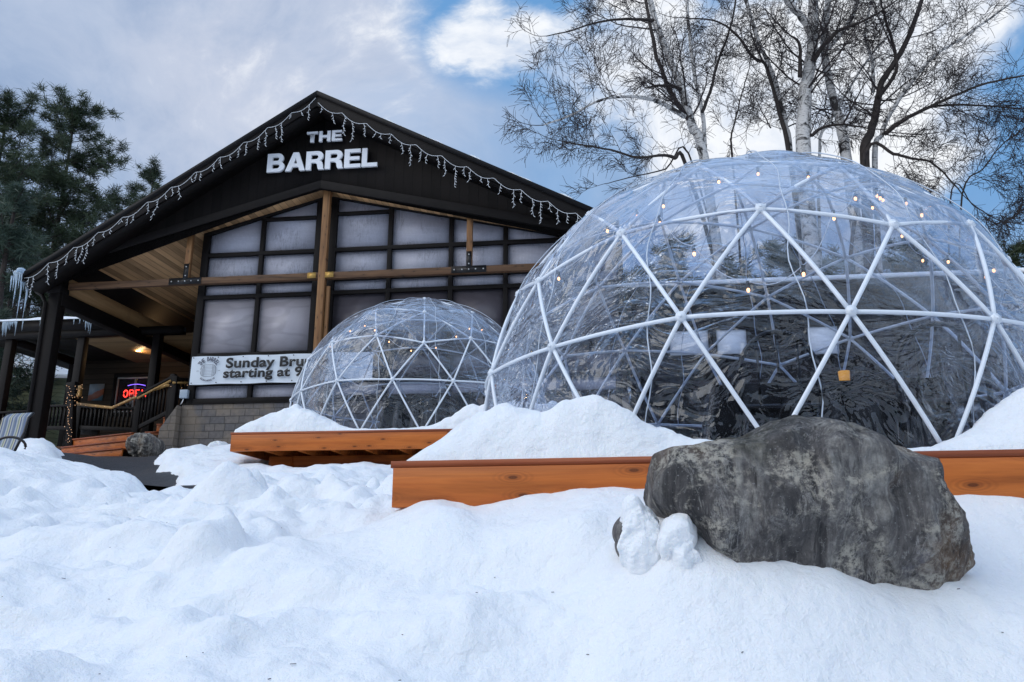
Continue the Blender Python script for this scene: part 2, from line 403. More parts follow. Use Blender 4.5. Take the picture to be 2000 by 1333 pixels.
def mat_birch():
    m, nt, out = newmat('birch_bark'); g = N(nt); c = g.coord()
    lent = g.noise(g.coord(scale=(5, 5, 26)), 1.6, 5, .65)
    big = g.noise(g.coord(scale=(1, 1, 1.5)), 2.6, 5, .7, .8)
    col = g.mix(g.mrange(lent, .56, .64), (.62, .59, .56), (.06, .05, .045))
    col = g.mix(g.mrange(big, .52, .6), col, (.022, .018, .017))
    g.bsdf(out, col, .7, g.bump(lent, .4, .01))
    return m
def mat_leaf(name, c1, c2):
    m, nt, out = newmat(name); g = N(nt); c = g.coord()
    n = g.noise(c, .9, 3)
    col = g.mix(g.mrange(n, .35, .65), c1, c2)
    k = g.bsdf(out, col, .6)
    return m
def mat_sky_ice():
    m, nt, out = newmat('ice'); g = N(nt)
    g.bsdf(out, (.75, .88, 1.), .12, g.bump(g.noise(g.coord(), 30, 3), .4, .01), Transmission_Weight=.6, IOR=1.31)
    return m
M = {}
M['snow'] = mat_snow()
M['orange'] = mat_wood('stained_pine', (.43, .105, .018), (.62, .18, .032), 1., .42)
M['orange_dark'] = mat_wood('stained_pine_cap', (.24, .055, .018), (.34, .085, .025), 1., .45, knots=False)
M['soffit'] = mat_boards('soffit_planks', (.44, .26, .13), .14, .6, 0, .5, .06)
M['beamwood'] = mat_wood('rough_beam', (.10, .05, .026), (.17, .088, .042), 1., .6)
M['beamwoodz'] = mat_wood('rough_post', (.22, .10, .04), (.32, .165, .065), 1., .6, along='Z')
M['ply'] = mat_wood('plywood', (.40, .22, .09), (.52, .31, .14), .4, .6, along='Y')
M['gable'] = mat_boards('dark_boards', (.007, .0052, .005), .2, .75, 0, .35, .04)
M['trim'] = mat_flat('dark_trim', (.008, .0062, .006), .6, .25, 5, spec=.18)
M['roof'] = mat_flat('roof_metal', (.008, .007, .0075), .6, .3, 3, spec=.18)
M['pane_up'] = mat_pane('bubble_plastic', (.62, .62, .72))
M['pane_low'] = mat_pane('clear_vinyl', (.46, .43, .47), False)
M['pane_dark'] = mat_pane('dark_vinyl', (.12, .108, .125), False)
M['stone'] = mat_stone_block()
M['white'] = mat_flat('white_paint', (.82, .84, .88), .4, .04, 3, .02)
M['banner'] = mat_flat('banner_vinyl', (.72, .78, .85), .45, .04, 1.5, .1)
M['black'] = mat_flat('black_ink', (.012, .012, .014), .5, .1)
M['ink'] = mat_flat('grey_ink', (.1, .11, .15), .5, .1)
M['steel'] = mat_flat('black_steel', (.015, .014, .015), .4, .2, metal=.4)
M['bolt'] = mat_flat('bolt', (.6, .6, .6), .3, .1, metal=.8)
M['brass'] = mat_flat('brass_plate', (.5, .3, .08), .4, .2, metal=.6)
M['pipe'] = mat_flat('white_pvc', (.76, .81, .88), .35, .05, 8, .03)
M['gravel'] = mat_flat('wet_gravel', (.022, .022, .026), .6, .9, 38, 1.)
M['rock'] = mat_rock()
M['birch'] = mat_birch()
M['twig'] = mat_flat('twig_bark', (.028, .019, .019), .8, .3, 6)
M['darkbark'] = mat_flat('dark_bark', (.035, .026, .022), .85, .4, 8)
M['pine'] = mat_leaf('pine_needles', (.018, .036, .014), (.058, .082, .034))
M['pine_pale'] = mat_leaf('pine_needles_pale', (.03, .055, .038), (.06, .09, .055))
M['film'] = mat_film('dome_film', 1.3)
M['film2'] = mat_film('dome_film_small', 7.7)
M['seam'] = mat_flat('film_seam', (.55, .62, .72), .3, .1)
M['bulb'] = mat_emit('warm_bulb', (1, .42, .14), 4.)
M['minibulb'] = mat_emit('mini_bulb', (1, .5, .2), .8)
M['neon'] = mat_emit('red_neon', (1, .02, .01), 3.)
M['neonb'] = mat_emit('violet_neon', (.2, .1, 1), 2.)
M['lamp'] = mat_emit('ceiling_lamp', (1, .6, .2), 5.)
M['clap'] = mat_boards('clapboard', (.055, .04, .028), .16, .7, 2, .25, .08)
M['green'] = mat_boards('green_siding', (.21, .215, .12), .13, .7, 2, .1, .08)
M['ice'] = mat_sky_ice()
M['cable'] = mat_flat('white_cable', (.85, .87, .9), .4, .05)
M['blackplastic'] = mat_flat('black_plastic', (.008, .008, .009), .2, .3, 5, .3)
M['glassdark'] = mat_flat('dark_glass', (.02, .022, .028), .06, .1, 2, .02)
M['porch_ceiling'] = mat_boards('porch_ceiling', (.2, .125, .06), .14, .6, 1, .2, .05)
M['hill'] = mat_flat('wooded_hill', (.035, .035, .03), .95, .6, .4, 1.)
M['rail'] = mat_wood('golden_rail', (.4, .22, .07), (.5, .3, .1), 1., .4, knots=False)

# ------------------------------------------------------------------ facade frame
A = R(-6.9); TV = Vector((math.cos(A), math.sin(A), 0)); NV = Vector((-math.sin(A), math.cos(A), 0)); ZV = Vector((0, 0, 1))
def P(s, d, z): return TV*s + NV*d + ZV*z          # s along the facade, d distance from the camera's line, z height over the camera
def PX(u, v, d):
    r = ray(u, v); return r*(d/r.dot(NV))
def SZ(u, v, d):
    p = PX(u, v, d); return p.dot(TV), p.z
DW, DT, DG, DR = 15.2, 14.9, 14.7, 14.14
GZ = 1.85
def fbox(mb, s0, s1, d0, d1, z0, z1):
    return mb.box(P(s0, d0, z0), TV*(s1-s0), NV*(d1-d0), ZV*(z1-z0))
def fpoly(mb, pts, d, thick):
    return mb.prism([P(s, d, z) for s, z in pts], NV*thick)

# ------------------------------------------------------------------ terrain
ctl = []
def cp(u, v, Y, dz=0.): p = atY(u, v, Y); ctl.append((p.x, p.y, p.z+dz))
for u in (-200, 300, 800, 1300, 1800, 2300): cp(u, 1333, 2.35)
for x in (-12, -5, 0, 5, 12): ctl += [(x, 0, -.62), (x, -8, -.9), (x*2, -30, -1.2)]
for u, v, Y in [(100, 1180, 3.1), (560, 1190, 2.9), (800, 1130, 3.0), (1000, 1150, 2.9), (1200, 1180, 2.6), (1400, 1215, 2.42), (1600, 1196, 2.42), (1700, 1180, 2.45), (1500, 1165, 2.45), (1800, 1150, 2.6), (1960, 1130, 2.65), (2300, 1090, 2.9),
                (1370, 1105, 2.5), (1890, 1075, 2.78), (1960, 992, 3.0), (2120, 990, 3.0), (1850, 1000, 3.0), (2250, 985, 3.1), (1440, 1125, 2.5),
                (1200, 1045, 2.9), (1100, 1050, 3.0), (1130, 985, 3.2), (1200, 975, 3.22), (1020, 1000, 3.3), (940, 1018, 3.35), (850, 978, 3.4), (900, 1060, 3.1), (780, 1000, 3.55), (740, 1060, 3.3),
                (650, 1040, 3.8), (560, 1020, 4.1), (600, 985, 4.8), (700, 965, 5.3), (755, 935, 6.6), (690, 932, 7.6), (640, 916, 8.4), (560, 926, 8.5), (480, 916, 8.9), (520, 950, 6.6),
                (420, 985, 5.2), (400, 1050, 3.8), (250, 1060, 3.8), (100, 1040, 4.2), (0, 1100, 3.6), (200, 990, 5.2), (60, 960, 5.2), (330, 975, 5.8), (260, 958, 5.8), (190, 935, 6.0), (100, 900, 6.4), (50, 884, 6.6), (-60, 900, 6.6), (-250, 900, 6.5),
                (290, 893, 12.5), (295, 915, 10.0), (330, 940, 8.4), (380, 885, 12.0), (430, 883, 11.5), (450, 925, 8.0), (370, 915, 9.6), (205, 893, 14.6), (210, 905, 12.5), (222, 925, 10.5), (252, 945, 9.0), (298, 962, 7.6),
                (100, 868, 11.0), (50, 872, 10.5), (150, 892, 12.2), (-50, 880, 10.5)]:
    cp(u, v, Y)
for s, d in [(-12, 16), (-9, 14.9), (-6, 14.8), (-3, 14.6), (1, 14.5), (-14, 20), (-9, 24), (0, 24)]:
    p = P(s, d, GZ); ctl.append((p.x, p.y, p.z-.03))
ctl += [(-1, 12.9, 1.1), (-1.3, 11, 1.05), (.3, 9, .8), (1.6, 5.2, .12), (3.5, 5, .15), (1, 7.4, .5), (3, 9, .8), (7, 7, .5), (7, 3, 0), (10, 12, 1.2), (6, 15, 1.7),
        (-20, 12, 1.4), (-25, 22, 2.4), (0, 40, 3.2), (-40, 45, 4.2), (40, 40, 4), (20, 20, 2.2), (-15, 5, .1), (15, 4, .1), (-60, 0, 0), (60, 0, 0)]
def Uf(r2): return np.where(r2 > 1e-9, r2*np.log(r2+1e-12)*.5, 0)
def base_h(x, y):
    shp = np.shape(x); x = np.ravel(np.asarray(x, float)); y = np.ravel(np.asarray(y, float))
    tx = np.arcsinh(x/3)*3; ty = np.arcsinh(y/5)*5
    o = np.empty(len(x))
    for i in range(0, len(x), 20000):
        j = slice(i, i+20000)
        o[j] = Uf((tx[j, None]-Cx)**2+(ty[j, None]-Cy)**2) @ W[:-3] + W[-3] + W[-2]*tx[j] + W[-1]*ty[j]
    return o.reshape(shp)
def sstep(a, b, x): t = np.clip((x-a)/(b-a), 0, 1); return t*t*(3-2*t)
# deck frames: corner, along, back
def deckframe(c, ang): a = R(ang); return Vector(c), Vector((math.cos(a), math.sin(a), 0)), Vector((-math.sin(a), math.cos(a), 0))
DK1 = deckframe((-.537, 3.573, .38), -9.9); DK2 = deckframe((-3.336, 9.318, 1.33), -6.6)
def dloc(D, x, y): return (x-D[0].x)*D[1].x+(y-D[0].y)*D[1].y, (x-D[0].x)*D[2].x+(y-D[0].y)*D[2].y
def noise_h(x, y):
    act = sstep(1.2, 2.4, y)
    n = .14*fbm(x, y, .8, 2)+.17*fbm(x+9, y*1.2, 1.9, 2)+(.055+.04*sstep(2.8, 5, y))*fbm(x+2, y*1.3+4, 4.5, 4, .5)+.012*fbm(x+1, y, 17, 3)
    lump = .20*(billow(x, y*1.3, 2.3, 4)-.45)
    lm = sstep(-.15, .25, fbm(x+3, y+8, .55, 2)+.12) * sstep(2.6, 5.0, y) * (1-sstep(11, 16, y))
    pits = .07*sstep(.12, .4, fbm(x+20, y*1.7, 1.5, 2)) + .03*sstep(.1, .35, fbm(x+50, y*1.4, 4, 2))*sstep(.0, .3, fbm(x, y, .7, 1)+.1)
    damp = .55+.45*sstep(9, 4, y)
    for (u_, v_, Y_, rx, ry, k_) in ((1600, 1140, 2.5, .75, .3, .75), (1300, 1080, 2.75, .3, .3, .5), (235, 935, 7.2, 1.3, 2.0, .75), (1900, 1075, 2.7, .3, .3, .6)):
        p = atY(u_, v_, Y_); damp = damp*(1-k_*np.exp(-((x-p.x)/rx)**2-((y-p.y)/ry)**2))
    for D_, k_ in ((DK1, .65), (DK2, .5)):
        a_, e_ = dloc(D_, x, y); damp = damp*(1-k_*sstep(-.5, -.1, a_)*sstep(5.1, 4.7, a_)*sstep(-.8, -.35, e_)*sstep(.8, .3, e_))
    return act*damp*(n + lump*lm*.8 - pits)
C = np.array(ctl, float); C[:, 2] -= noise_h(C[:, 0], C[:, 1])
Cx = np.arcsinh(C[:, 0]/3)*3; Cy = np.arcsinh(C[:, 1]/5)*5
Dm = (Cx[:, None]-Cx)**2 + (Cy[:, None]-Cy)**2
K = Uf(Dm) + np.eye(len(C))*.02
Pm = np.stack([np.ones(len(C)), Cx, Cy], 1)
L = np.block([[K, Pm], [Pm.T, np.zeros((3, 3))]])
W = np.linalg.solve(L, np.concatenate([C[:, 2], np.zeros(3)]))
path_pts = [atY(200, 893, 17), atY(205, 893, 14.6), atY(210, 905, 12.5), atY(222, 925, 10.5), atY(252, 945, 9.0), atY(298, 962, 7.6), atY(350, 972, 6.6)]
path_w = [.9, .85, .66, .5, .40, .34, .3]
def path_dist(x, y):
    best = np.full(np.shape(x), 99.)
    for i in range(len(path_pts)-1):
        a, b = path_pts[i], path_pts[i+1]; dx, dy = b.x-a.x, b.y-a.y; l2 = dx*dx+dy*dy
        t = np.clip(((x-a.x)*dx+(y-a.y)*dy)/l2, 0, 1)
        best = np.minimum(best, np.hypot(x-a.x-t*dx, y-a.y-t*dy) - (path_w[i]*(1-t)+path_w[i+1]*t))
    return best
def bumpf(x, y, u, v, Y, rx, ry, h):
    p = atY(u, v, Y); return h*np.exp(-((x-p.x)/rx)**2-((y-p.y)/ry)**2)
def terrain(x, y):
    z = base_h(x, y)
    d1, e1 = dloc(DK1, x, y); d2, e2 = dloc(DK2, x, y)
    z = z + noise_h(x, y)
    z = z + bumpf(x, y, 850, 985, 3.25, .16, .13, .05) + bumpf(x, y, 1130, 990, 3.05, .3, .12, .03)
    z = z + bumpf(x, y, 400, 905, 10.5, 1.0, 1.2, .08)
    # keep the snow under the decks
    in1 = sstep(-.05, .15, d1)*sstep(4.3, 4.0, d1)*sstep(.05, .3, e1)*sstep(4.4, 4.0, e1)
    z = z*(1-in1) + np.minimum(z, DK1[0].z-.42)*in1
    in2 = sstep(-.05, .2, d2)*sstep(4.3, 4.0, d2)*sstep(.0, .5, e2)*sstep(4.4, 4.0, e2)
    z = z*(1-in2) + np.minimum(z, DK2[0].z-.6)*in2
    for (u_, v_, Y_, rx, ry) in ((370, 915, 9.6, 1.3, 2.4), (90, 872, 10.8, 1.0, 1.0), (600, 960, 6.0, 1.2, 1.6), (150, 1000, 4.8, 1.6, 1.0)):
        p = atY(u_, v_, Y_); z = z + np.exp(-((x-p.x)/rx)**2-((y-p.y)/ry)**2)*(.045*(1-billow(x+5, y, 4.0, 3))*1.2-.02)
    z = z - .07*np.exp(-((x-1.95)/.6)**2-((y-2.95)/.35)**2)
    # the cleared path lies in a trench of the snow
    pd = path_dist(x, y) + .20*fbm(x, y, 1.1, 2)+.05*fbm(x, y, 4, 1)
    tr = sstep(.14, -.04, pd)
    bz = base_h(x, y)
    z = z*(1-tr) + (bz-.13)*tr + .09*np.exp(-((pd-.30)/.2)**2)*(.6+1.4*fbm(x, y, 2.2, 3))*sstep(8.0, 10.5, y)
    for (u_, v_, Y_, rx, ry, pw) in ((1285, 1110, 2.6, .16, .1, 2.4), (402, 1010, 3.45, .15, .16, 5.0), (275, 1022, 3.9, .16, .14, 2.6), (1125, 1050, 2.95, .10, .10, 2.4), (60, 1010, 4.6, .3, .25, 2.4)):
        p = atY(u_, v_, Y_); h0 = float(base_h(np.array([p.x]), np.array([p.y]))[0]); r_ = np.sqrt(((x-p.x+.05*fbm(x, y, 4, 2))/rx)**2+((y-p.y)/ry)**2)
        z = np.maximum(z, z + np.clip(p.z-h0, .04, .14)*np.exp(-r_**pw)*(1+.3*fbm(x, y, 7, 3)))
    # shovelled heap beside the path and the far edge of the porch
    return z
xs = np.unique(np.concatenate([np.sinh(np.linspace(-5.6, 5.6, 640))*.9, [0]]))
ys = np.concatenate([-np.geomspace(60, 1, 24), np.linspace(-.9, 1.5, 10), np.geomspace(1.6, 20, 420), np.geomspace(21, 260, 30)])
X, Y = np.meshgrid(xs, ys, indexing='ij')
Z = terrain(X, Y)
tb = MB(); tb.grid(np.stack([X, Y, Z], -1))
tag(tb.build('snow_ground', M['snow'], smooth=True), 'lumpy blue white snow covering the slope', kind='structure')
# gravel path sheet, cut just above the trench floor
pb = MB()
rows = []
pp = []
for i in range(len(path_pts)-1):
    for t in np.linspace(0, 1, 24, endpoint=False): pp.append((path_pts[i].lerp(path_pts[i+1], t), path_w[i]*(1-t)+path_w[i+1]*t))
PV = np.zeros((len(pp), 25, 3))
for i, (c, wd) in enumerate(pp):
    d = (pp[min(i+1, len(pp)-1)][0]-pp[max(i-1, 0)][0]).normalized(); q = Vector((-d.y, d.x, 0))
    for j, t in enumerate(np.linspace(-1, 1, 25)):
        p = c + q*t*(wd+.35); PV[i, j, :2] = p.x, p.y
PV[..., 2] = base_h(PV[..., 0], PV[..., 1]) - .035 + .012*fbm(PV[..., 0], PV[..., 1], 7, 3)
pb.grid(PV[:, ::-1] if True else PV)
tag(pb.build('path', M['gravel'], smooth=True), 'cleared dark wet gravel path', kind='structure')

# wooded hills far off and behind the photographer
hb = MB()
th = np.linspace(0, 2*math.pi, 181); rr = np.array([150, 170, 200, 240, 300])
HV = np.zeros((len(rr), len(th), 3))
for i, r in enumerate(rr):
    hh = [-4, 9, 17, 22, 26][i]
    HV[i, :, 0] = r*np.cos(th); HV[i, :, 1] = r*np.sin(th)
    bh_k = 1+2.2*np.clip(-np.sin(th), 0, 1)**.5  # rear hills, out of view, raised to darken reflections in the dome film
    HV[i, :, 2] = bh_k*hh*(1+.35*np.sin(th*3+1)+.2*np.sin(th*7)+.07*np.sin(th*23)+.05*np.sin(th*61)) if i else -4
hb.grid(HV)
tag(hb.build('hills', M['hill'], smooth=True), 'dark wooded hills around the horizon', kind='structure')

# ------------------------------------------------------------------ decks
def deck(name_label, D, Lx, Ly, under, mat=M['orange'], fh=.205):
    c, ax, ay = D
    t = thing('timber_deck', name_label, 'deck', c - ZV*(fh+.3), math.atan2(ax.y, ax.x), 'timber platforms under the domes')
    b = MB()
    nb = int(Ly/.145)
    for i in range(nb):
        y = .0+i*Ly/nb
        b.box(c + ay*(y+.004) - ax*.012 - ZV*.03, ax*(Lx+.024), ay*(Ly/nb-.008), ZV*.03)
    b.build('deck_boards', M['orange_dark'], t)
    for nm, o, v1, v2, mm in [('fascia', c+ax*0-ay*.0-ZV*.031, ax*Lx, ay*.038, mat), ('fascia', c+ay*(Ly-.038)-ZV*.031, ax*Lx, ay*.038, mat),
                          ('fascia', c+ay*.04-ZV*.031, ax*.038, ay*(Ly-.08), mat), ('fascia', c+ax*(Lx-.038)+ay*.04-ZV*.031, ax*.038, ay*(Ly-.08), mat)]:
        b = MB(); b.box(o-ZV*(fh-.03), v1, v2, ZV*(fh-.03)); b.build(nm, mm, t, bevel=.004)
    b = MB()
    for x in np.arange(.4, Lx-.2, .406): b.box(c+ax*x+ay*.05-ZV*fh, ax*.038, ay*(Ly-.1), ZV*.165)
    b.build('joist', M['orange'], t)
    if under:
        for y in (.55, Ly-.7):
            b = MB(); b.box(c+ax*.25+ay*y-ZV*(fh+.185), ax*(Lx-.5), ay*.09, ZV*.183); b.build('beam', mat, t, bevel=.004)
        for x in (.28, Lx*.5, Lx-.45):
            for y in (.62, Ly-.63):
                b = MB(); b.box(c+ax*x+ay*(y-.09)-ZV*(fh+.75), ax*.28, ay*.04, ZV*.74); b.build('post', mat, t, bevel=.004)
    else:
        for x in (.25, Lx*.5, Lx-.4):
            for y in (.9, Ly-.6):
                b = MB(); b.box(c+ax*x+ay*y-ZV*(fh+.5), ax*.14, ay*.14, ZV*.5); b.build('post', mat, t)
    return t
deck('nearer orange stained timber deck carrying the large dome, behind the boulder', DK1, 4.6, 4.15, False)
deck('farther orange stained timber deck on posts carrying the small dome by the banner', DK2, 4.0, 4.0, True, fh=.225)

# snow heaped on the decks
def deck_snow(D, Lx, dome_c, heaps, label, edge=.03, h0=.03, nx=260, ny=200, y1=4.0):
    c, ax, ay = D
    xx = np.linspace(.015, Lx-.015, nx); yy = np.linspace(.01, y1, ny)
    U, V_ = np.meshgrid(xx, yy, indexing='ij')
    wx = c.x+ax.x*U+ay.x*V_; wy = c.y+ax.y*U+ay.y*V_
    dd = np.hypot(wx-dome_c[0], wy-dome_c[1])
    h = h0 + .015*fbm(wx, wy, 3, 3)+0*wx
    for hx, hy, rx, ry, hh, pw in heaps:
        q = np.abs((U-hx)/rx)**pw+np.abs((V_-hy)/ry)**pw
        h = h + hh*np.exp(-q)
    h = h*(1+.5*fbm(wx+3, wy, 2.4, 4)) + .035*(billow(wx, wy, 4, 4)-.5)*sstep(.04, .16, h) + .007*fbm(wx, wy, 22, 3)
    ed = np.minimum(np.minimum(U, Lx-U), np.minimum(V_, 9))
    wob = .035+.05*np.clip(fbm(wx, wy, 2.5, 3), -.5, 1)
    h = h*np.sqrt(np.clip((ed-wob*edge/.03)/.10, 0, 1))
    h = np.where(dd < 1.86, np.minimum(h, .01 - (1.86-dd)*.5), h)
    h = np.where((ed < .03), -.02, h)
    h = np.where(h < .004, -.02, h)
    b = MB(); b.grid(np.stack([wx, wy, c.z+h], -1))
    o = b.build('snow_heap', M['snow'], smooth=True, origin=tuple(c+ax*Lx/2))
    tag(o, label, 'snow heap', 'snow heaped on the decks')
DC1, DC2 = Vector((1.6175, 5.256, .40)), Vector((-1.3145, 11.2246, 1.35))
deck_snow(DK1, 4.6, DC1, [(.70, .30, .44, .36, .18, 2.6), (.35, .25, .25, .25, .05, 2), (1.15, .25, .34, .28, .10, 2.4), (2.98, .42, .40, .36, .25, 2.4), (3.7, .7, .5, .6, .3, 2), (.2, 1.1, .3, .9, .1, 2)],
          'snow heaped against the large dome on its orange deck')
deck_snow(DK2, 4.0, DC2, [(.62, .3, .52, .45, .26, 2.2), (.95, .15, .4, .3, .05, 2), (3.05, .25, .55, .35, .27, 2), (3.7, .5, .5, .6, .3, 2)],
          'snow heaped against the small dome on the raised deck')

# ------------------------------------------------------------------ geodesic domes
def ico3():
    V = [(0, 0, 1)]; l = math.atan(.5)
    for k in range(5): V.append((math.cos(l)*math.sin(k*2*math.pi/5), -math.cos(l)*math.cos(k*2*math.pi/5), math.sin(l)))
    for k in range(5):
        a = (k+.5)*2*math.pi/5; V.append((math.cos(l)*math.sin(a), -math.cos(l)*math.cos(a), -math.sin(l)))
    V.append((0, 0, -1)); V = np.array(V); Fc = []
    for k in range(5):
        n = (k+1) % 5; Fc += [(0, 1+k, 1+n), (1+k, 6+k, 1+n), (6+k, 6+n, 1+n), (11, 6+n, 6+k)]
    pts, key, fs = [], {}, []
    for a, b, c in Fc:
        gd = {}
        for i in range(4):
            for j in range(4-i):
                q = i*V[a]+j*V[b]+(3-i-j)*V[c]; q /= np.linalg.norm(q); kk = tuple(np.round(q, 4)+0.)
                if kk not in key: key[kk] = len(pts); pts.append(q)
                gd[i, j] = key[kk]
        for i in range(3):
            for j in range(3-i):
                fs.append((gd[i, j], gd[i+1, j], gd[i, j+1]))
                if i+j < 2: fs.append((gd[i+1, j], gd[i+1, j+1], gd[i, j+1]))
    return np.array(pts), fs
IP, IF = ico3()
def dome(base, az, label, film, seed):
    RS, HC = 1.84, .33
    t = thing('geodesic_dome', label, 'dome', base, az, 'clear plastic dining domes')
    ca, sa = math.cos(az), math.sin(az)
    def wp(q, r=RS): return Vector((base.x+r*(q[0]*ca-q[1]*sa), base.y+r*(q[0]*sa+q[1]*ca), base.z+HC+r*q[2]))
    keep = [i for i, q in enumerate(IP) if q[2] > -.25]
    edges = set()
    for f in IF:
        for a, b in ((0, 1), (1, 2), (2, 0)):
            e = tuple(sorted((f[a], f[b])))
            if e[0] in keep and e[1] in keep: edges.add(e)
    fb = MB(); hb = MB()
    for a, b in sorted(edges):
        if IP[a][2] < -.1 and IP[b][2] < -.1: pass
        pts = []
        for s_ in np.linspace(0, 1, 9):
            q = IP[a]*(1-s_)+IP[b]*s_; nq = q/np.linalg.norm(q)
            q = q*.45+nq*.55                                  # pipes bow slightly outwards
            pts.append(wp(q))
        fb.tube(pts, .0112, 8)
    for i in keep:
        c = wp(IP[i]); n = (c-Vector((base.x, base.y, base.z+HC))).normalized()
        hb = MB(); hb.tube([c-n*.010, c+n*.018], .026, 10); hb.tube([c+n*.0175, c+n*.024], .010, 8); hb.build('hub', M['pipe'], t)
    fb.build('pipe_frame', M['pipe'], t, smooth=True)
    # film cover: sphere cut a little above the deck, puckered between the pipes
    nu, nv = 300, 150
    ph = np.linspace(0, 2*math.pi, nu+1); la = np.linspace(math.asin(-(HC-.0)/1.875), math.pi/2-.002, nv)
    PH, LA = np.meshgrid(ph, la, indexing='ij')
    k = np.cos(PH); kk = np.sin(PH)
    def per(a, b, sc, o):  # noise that closes round the dome
        return fbm(a*np.cos(LA)*sc+seed+b, (kk*np.cos(LA)*1.+np.sin(LA)*1.7)*sc+seed*2, 1., o)
    n = per(k, 0, 4, 3)*.028 + per(k, 9, 11, 3)*.008
    sag = np.zeros_like(PH)
    D3 = np.stack([np.sin(PH)*np.cos(LA), -np.cos(PH)*np.cos(LA), np.sin(LA)], -1)
    nearest = np.max(np.einsum('ijk,lk->ijl', D3, IP), -1)
    sag = -.030*sstep(.05, .22, np.arccos(np.clip(nearest, -1, 1)))
    tuck = sstep(.36, .62, LA)                        # lower panels hang inside the pipes, the crown lies over them
    rad = 1.806 + .050*tuck + sag*(.3+.7*tuck) + n*.6
    S = D3*rad[..., None]
    Wx = base.x+S[..., 0]*ca-S[..., 1]*sa; Wy = base.y+S[..., 0]*sa+S[..., 1]*ca; Wz = base.z+HC+S[..., 2]
    cb = MB(); cb.grid(np.stack([Wx, Wy, Wz], -1)); cb.build('film_cover', film, t, smooth=True)
    sb = MB()
    for i in range(15):
        a = (i+.25)*2*math.pi/15
        pts = []
        for l_ in np.linspace(math.asin(-HC/1.875), R(80), 40):
            wv_ = .012*math.sin(l_*9+i)+.008*math.sin(l_*23+i*2)
            q = (math.sin(a+wv_)*math.cos(l_), -math.cos(a+wv_)*math.cos(l_), math.sin(l_)); pts.append(wp(q, 1.812+.046*float(sstep(.36, .62, l_))))
        sb.tube(pts, .0035, 4)
    sb.build('film_seam', M['seam'], t, smooth=True)
    return t, wp
dm1, wp1 = dome(DC1, .1689, 'larger nearer clear plastic geodesic dome with white pipe frame behind the boulder', M['film'], 3.1)
dm2, wp2 = dome(DC2, .1249, 'smaller looking farther clear plastic geodesic dome on the raised deck before the windows', M['film2'], 8.3)

# ------------------------------------------------------------------ boulder and loose snow
def lump_obj(name, outline, Yc, depth, mat, label, cat, seed, amp=.02, power=.6, group=None, kind=None, facet=.0, lean=0.):
    """rounded mass whose outline is traced at distance Yc and which has its own depth"""
    pts = [atY(u, v, Yc) for u, v in outline]
    cx = (max(p.x for p in pts)+min(p.x for p in pts))/2; cz = (max(p.z for p in pts)+min(p.z for p in pts))/2
    ang = np.array([math.atan2(p.z-cz, p.x-cx) for p in pts]); rad = np.array([math.hypot(p.z-cz, p.x-cx) for p in pts])
    o = np.argsort(ang); ang, rad = ang[o], rad[o]
    A_ = np.concatenate([ang-2*math.pi, ang, ang+2*math.pi]); R_ = np.concatenate([rad]*3)
    th = np.linspace(-math.pi, math.pi, 421); tt = np.linspace(0, 1, 141); ph = math.pi*np.where(tt < .5, .5*(2*tt)**2.2, 1-.5*(2*(1-tt))**2.2); ph = np.clip(ph, 1e-7, math.pi-1e-7)
    T_, P_ = np.meshgrid(th, ph, indexing='ij')
    rho = np.interp(T_, A_, R_)
    s = np.sin(P_)**power; c = np.cos(P_)
    x = np.cos(T_)*rho*s; z = np.sin(T_)*rho*s; y = -np.sign(c)*np.abs(c)**.8*depth
    if facet:
        rg = np.random.default_rng(int(seed*10)+1); q = np.stack([x, y, z], -1)
        ext = np.array([np.ptp(x)/2, depth, np.ptp(z)/2])
        for k_ in range(70):
            nn = rg.normal(size=3)*[.55, 1.6, .55]; nn[1] = -abs(nn[1]); nn /= np.linalg.norm(nn)
            pr_ = q @ nn; dcut = pr_.max()-rg.uniform(.005, .035)
            q = q - np.clip(pr_-dcut, 0, None)[..., None]*nn*.92
        x, y, z = q[..., 0], q[..., 1], q[..., 2]
    rn = np.sqrt(x*x+y*y+z*z)+1e-6
    d = amp*(fbm(x*2+seed, z*2+y*3, 2.0, 5)*1.6) + amp*.5*fbm(x*3+seed+5+y*2, z*3, 5, 4)
    if facet:
        rg = np.random.default_rng(int(seed*10)); cells = rg.normal(size=(26, 3))*[np.ptp(x)/3, depth*.7, np.ptp(z)/3]
        q = np.stack([x, y, z], -1).reshape(-1, 1, 3); dist = np.sqrt(((q-cells)**2).sum(-1)); dist.sort(axis=1)
        d = d - facet*sstep(.12, 0, dist[:, 1]-dist[:, 0]).reshape(x.shape) + facet*.8*vnoise(dist[:, 0].reshape(x.shape)*3+seed, x*0)
    if facet: d = d - .5*facet*np.abs(vnoise(x*7+seed, z*5+y*6))*2 + .25*facet*fbm(x*9+y*8, z*8+seed, 1.5, 4)
    d = d * np.minimum(1, s*1.2+.3)
    x = x + x/rn*d; z = z+z/rn*d; y = y+y/rn*d*1.6 + lean*z
    b = MB(); b.grid(np.stack([cx+x, Yc+y, cz+z], -1))
    ob = b.build(name, mat, smooth=True, origin=(cx, Yc, cz-np.ptp(z)/2))
    return tag(ob, label, cat, group, kind)
rock_o = [(1250, 965), (1254, 925), (1262, 892), (1278, 884), (1300, 876), (1330, 868), (1365, 862), (1400, 855), (1440, 850), (1470, 838), (1505, 824), (1560, 806), (1600, 803), (1640, 812), (1675, 825), (1685, 832), (1702, 858),
          (1735, 864), (1765, 880), (1795, 893), (1808, 915), (1816, 938), (1835, 965), (1858, 1000), (1880, 1035), (1893, 1070), (1885, 1110), (1850, 1150), (1760, 1190), (1600, 1225), (1480, 1200), (1390, 1130), (1350, 1085), (1300, 1035), (1268, 1000)]
lump_obj('boulder', rock_o, 2.76, .36, M['rock'], 'big dark grey streaked boulder standing in the snow before the large dome', 'boulder', 4.2, amp=.018, power=.45, facet=.022)
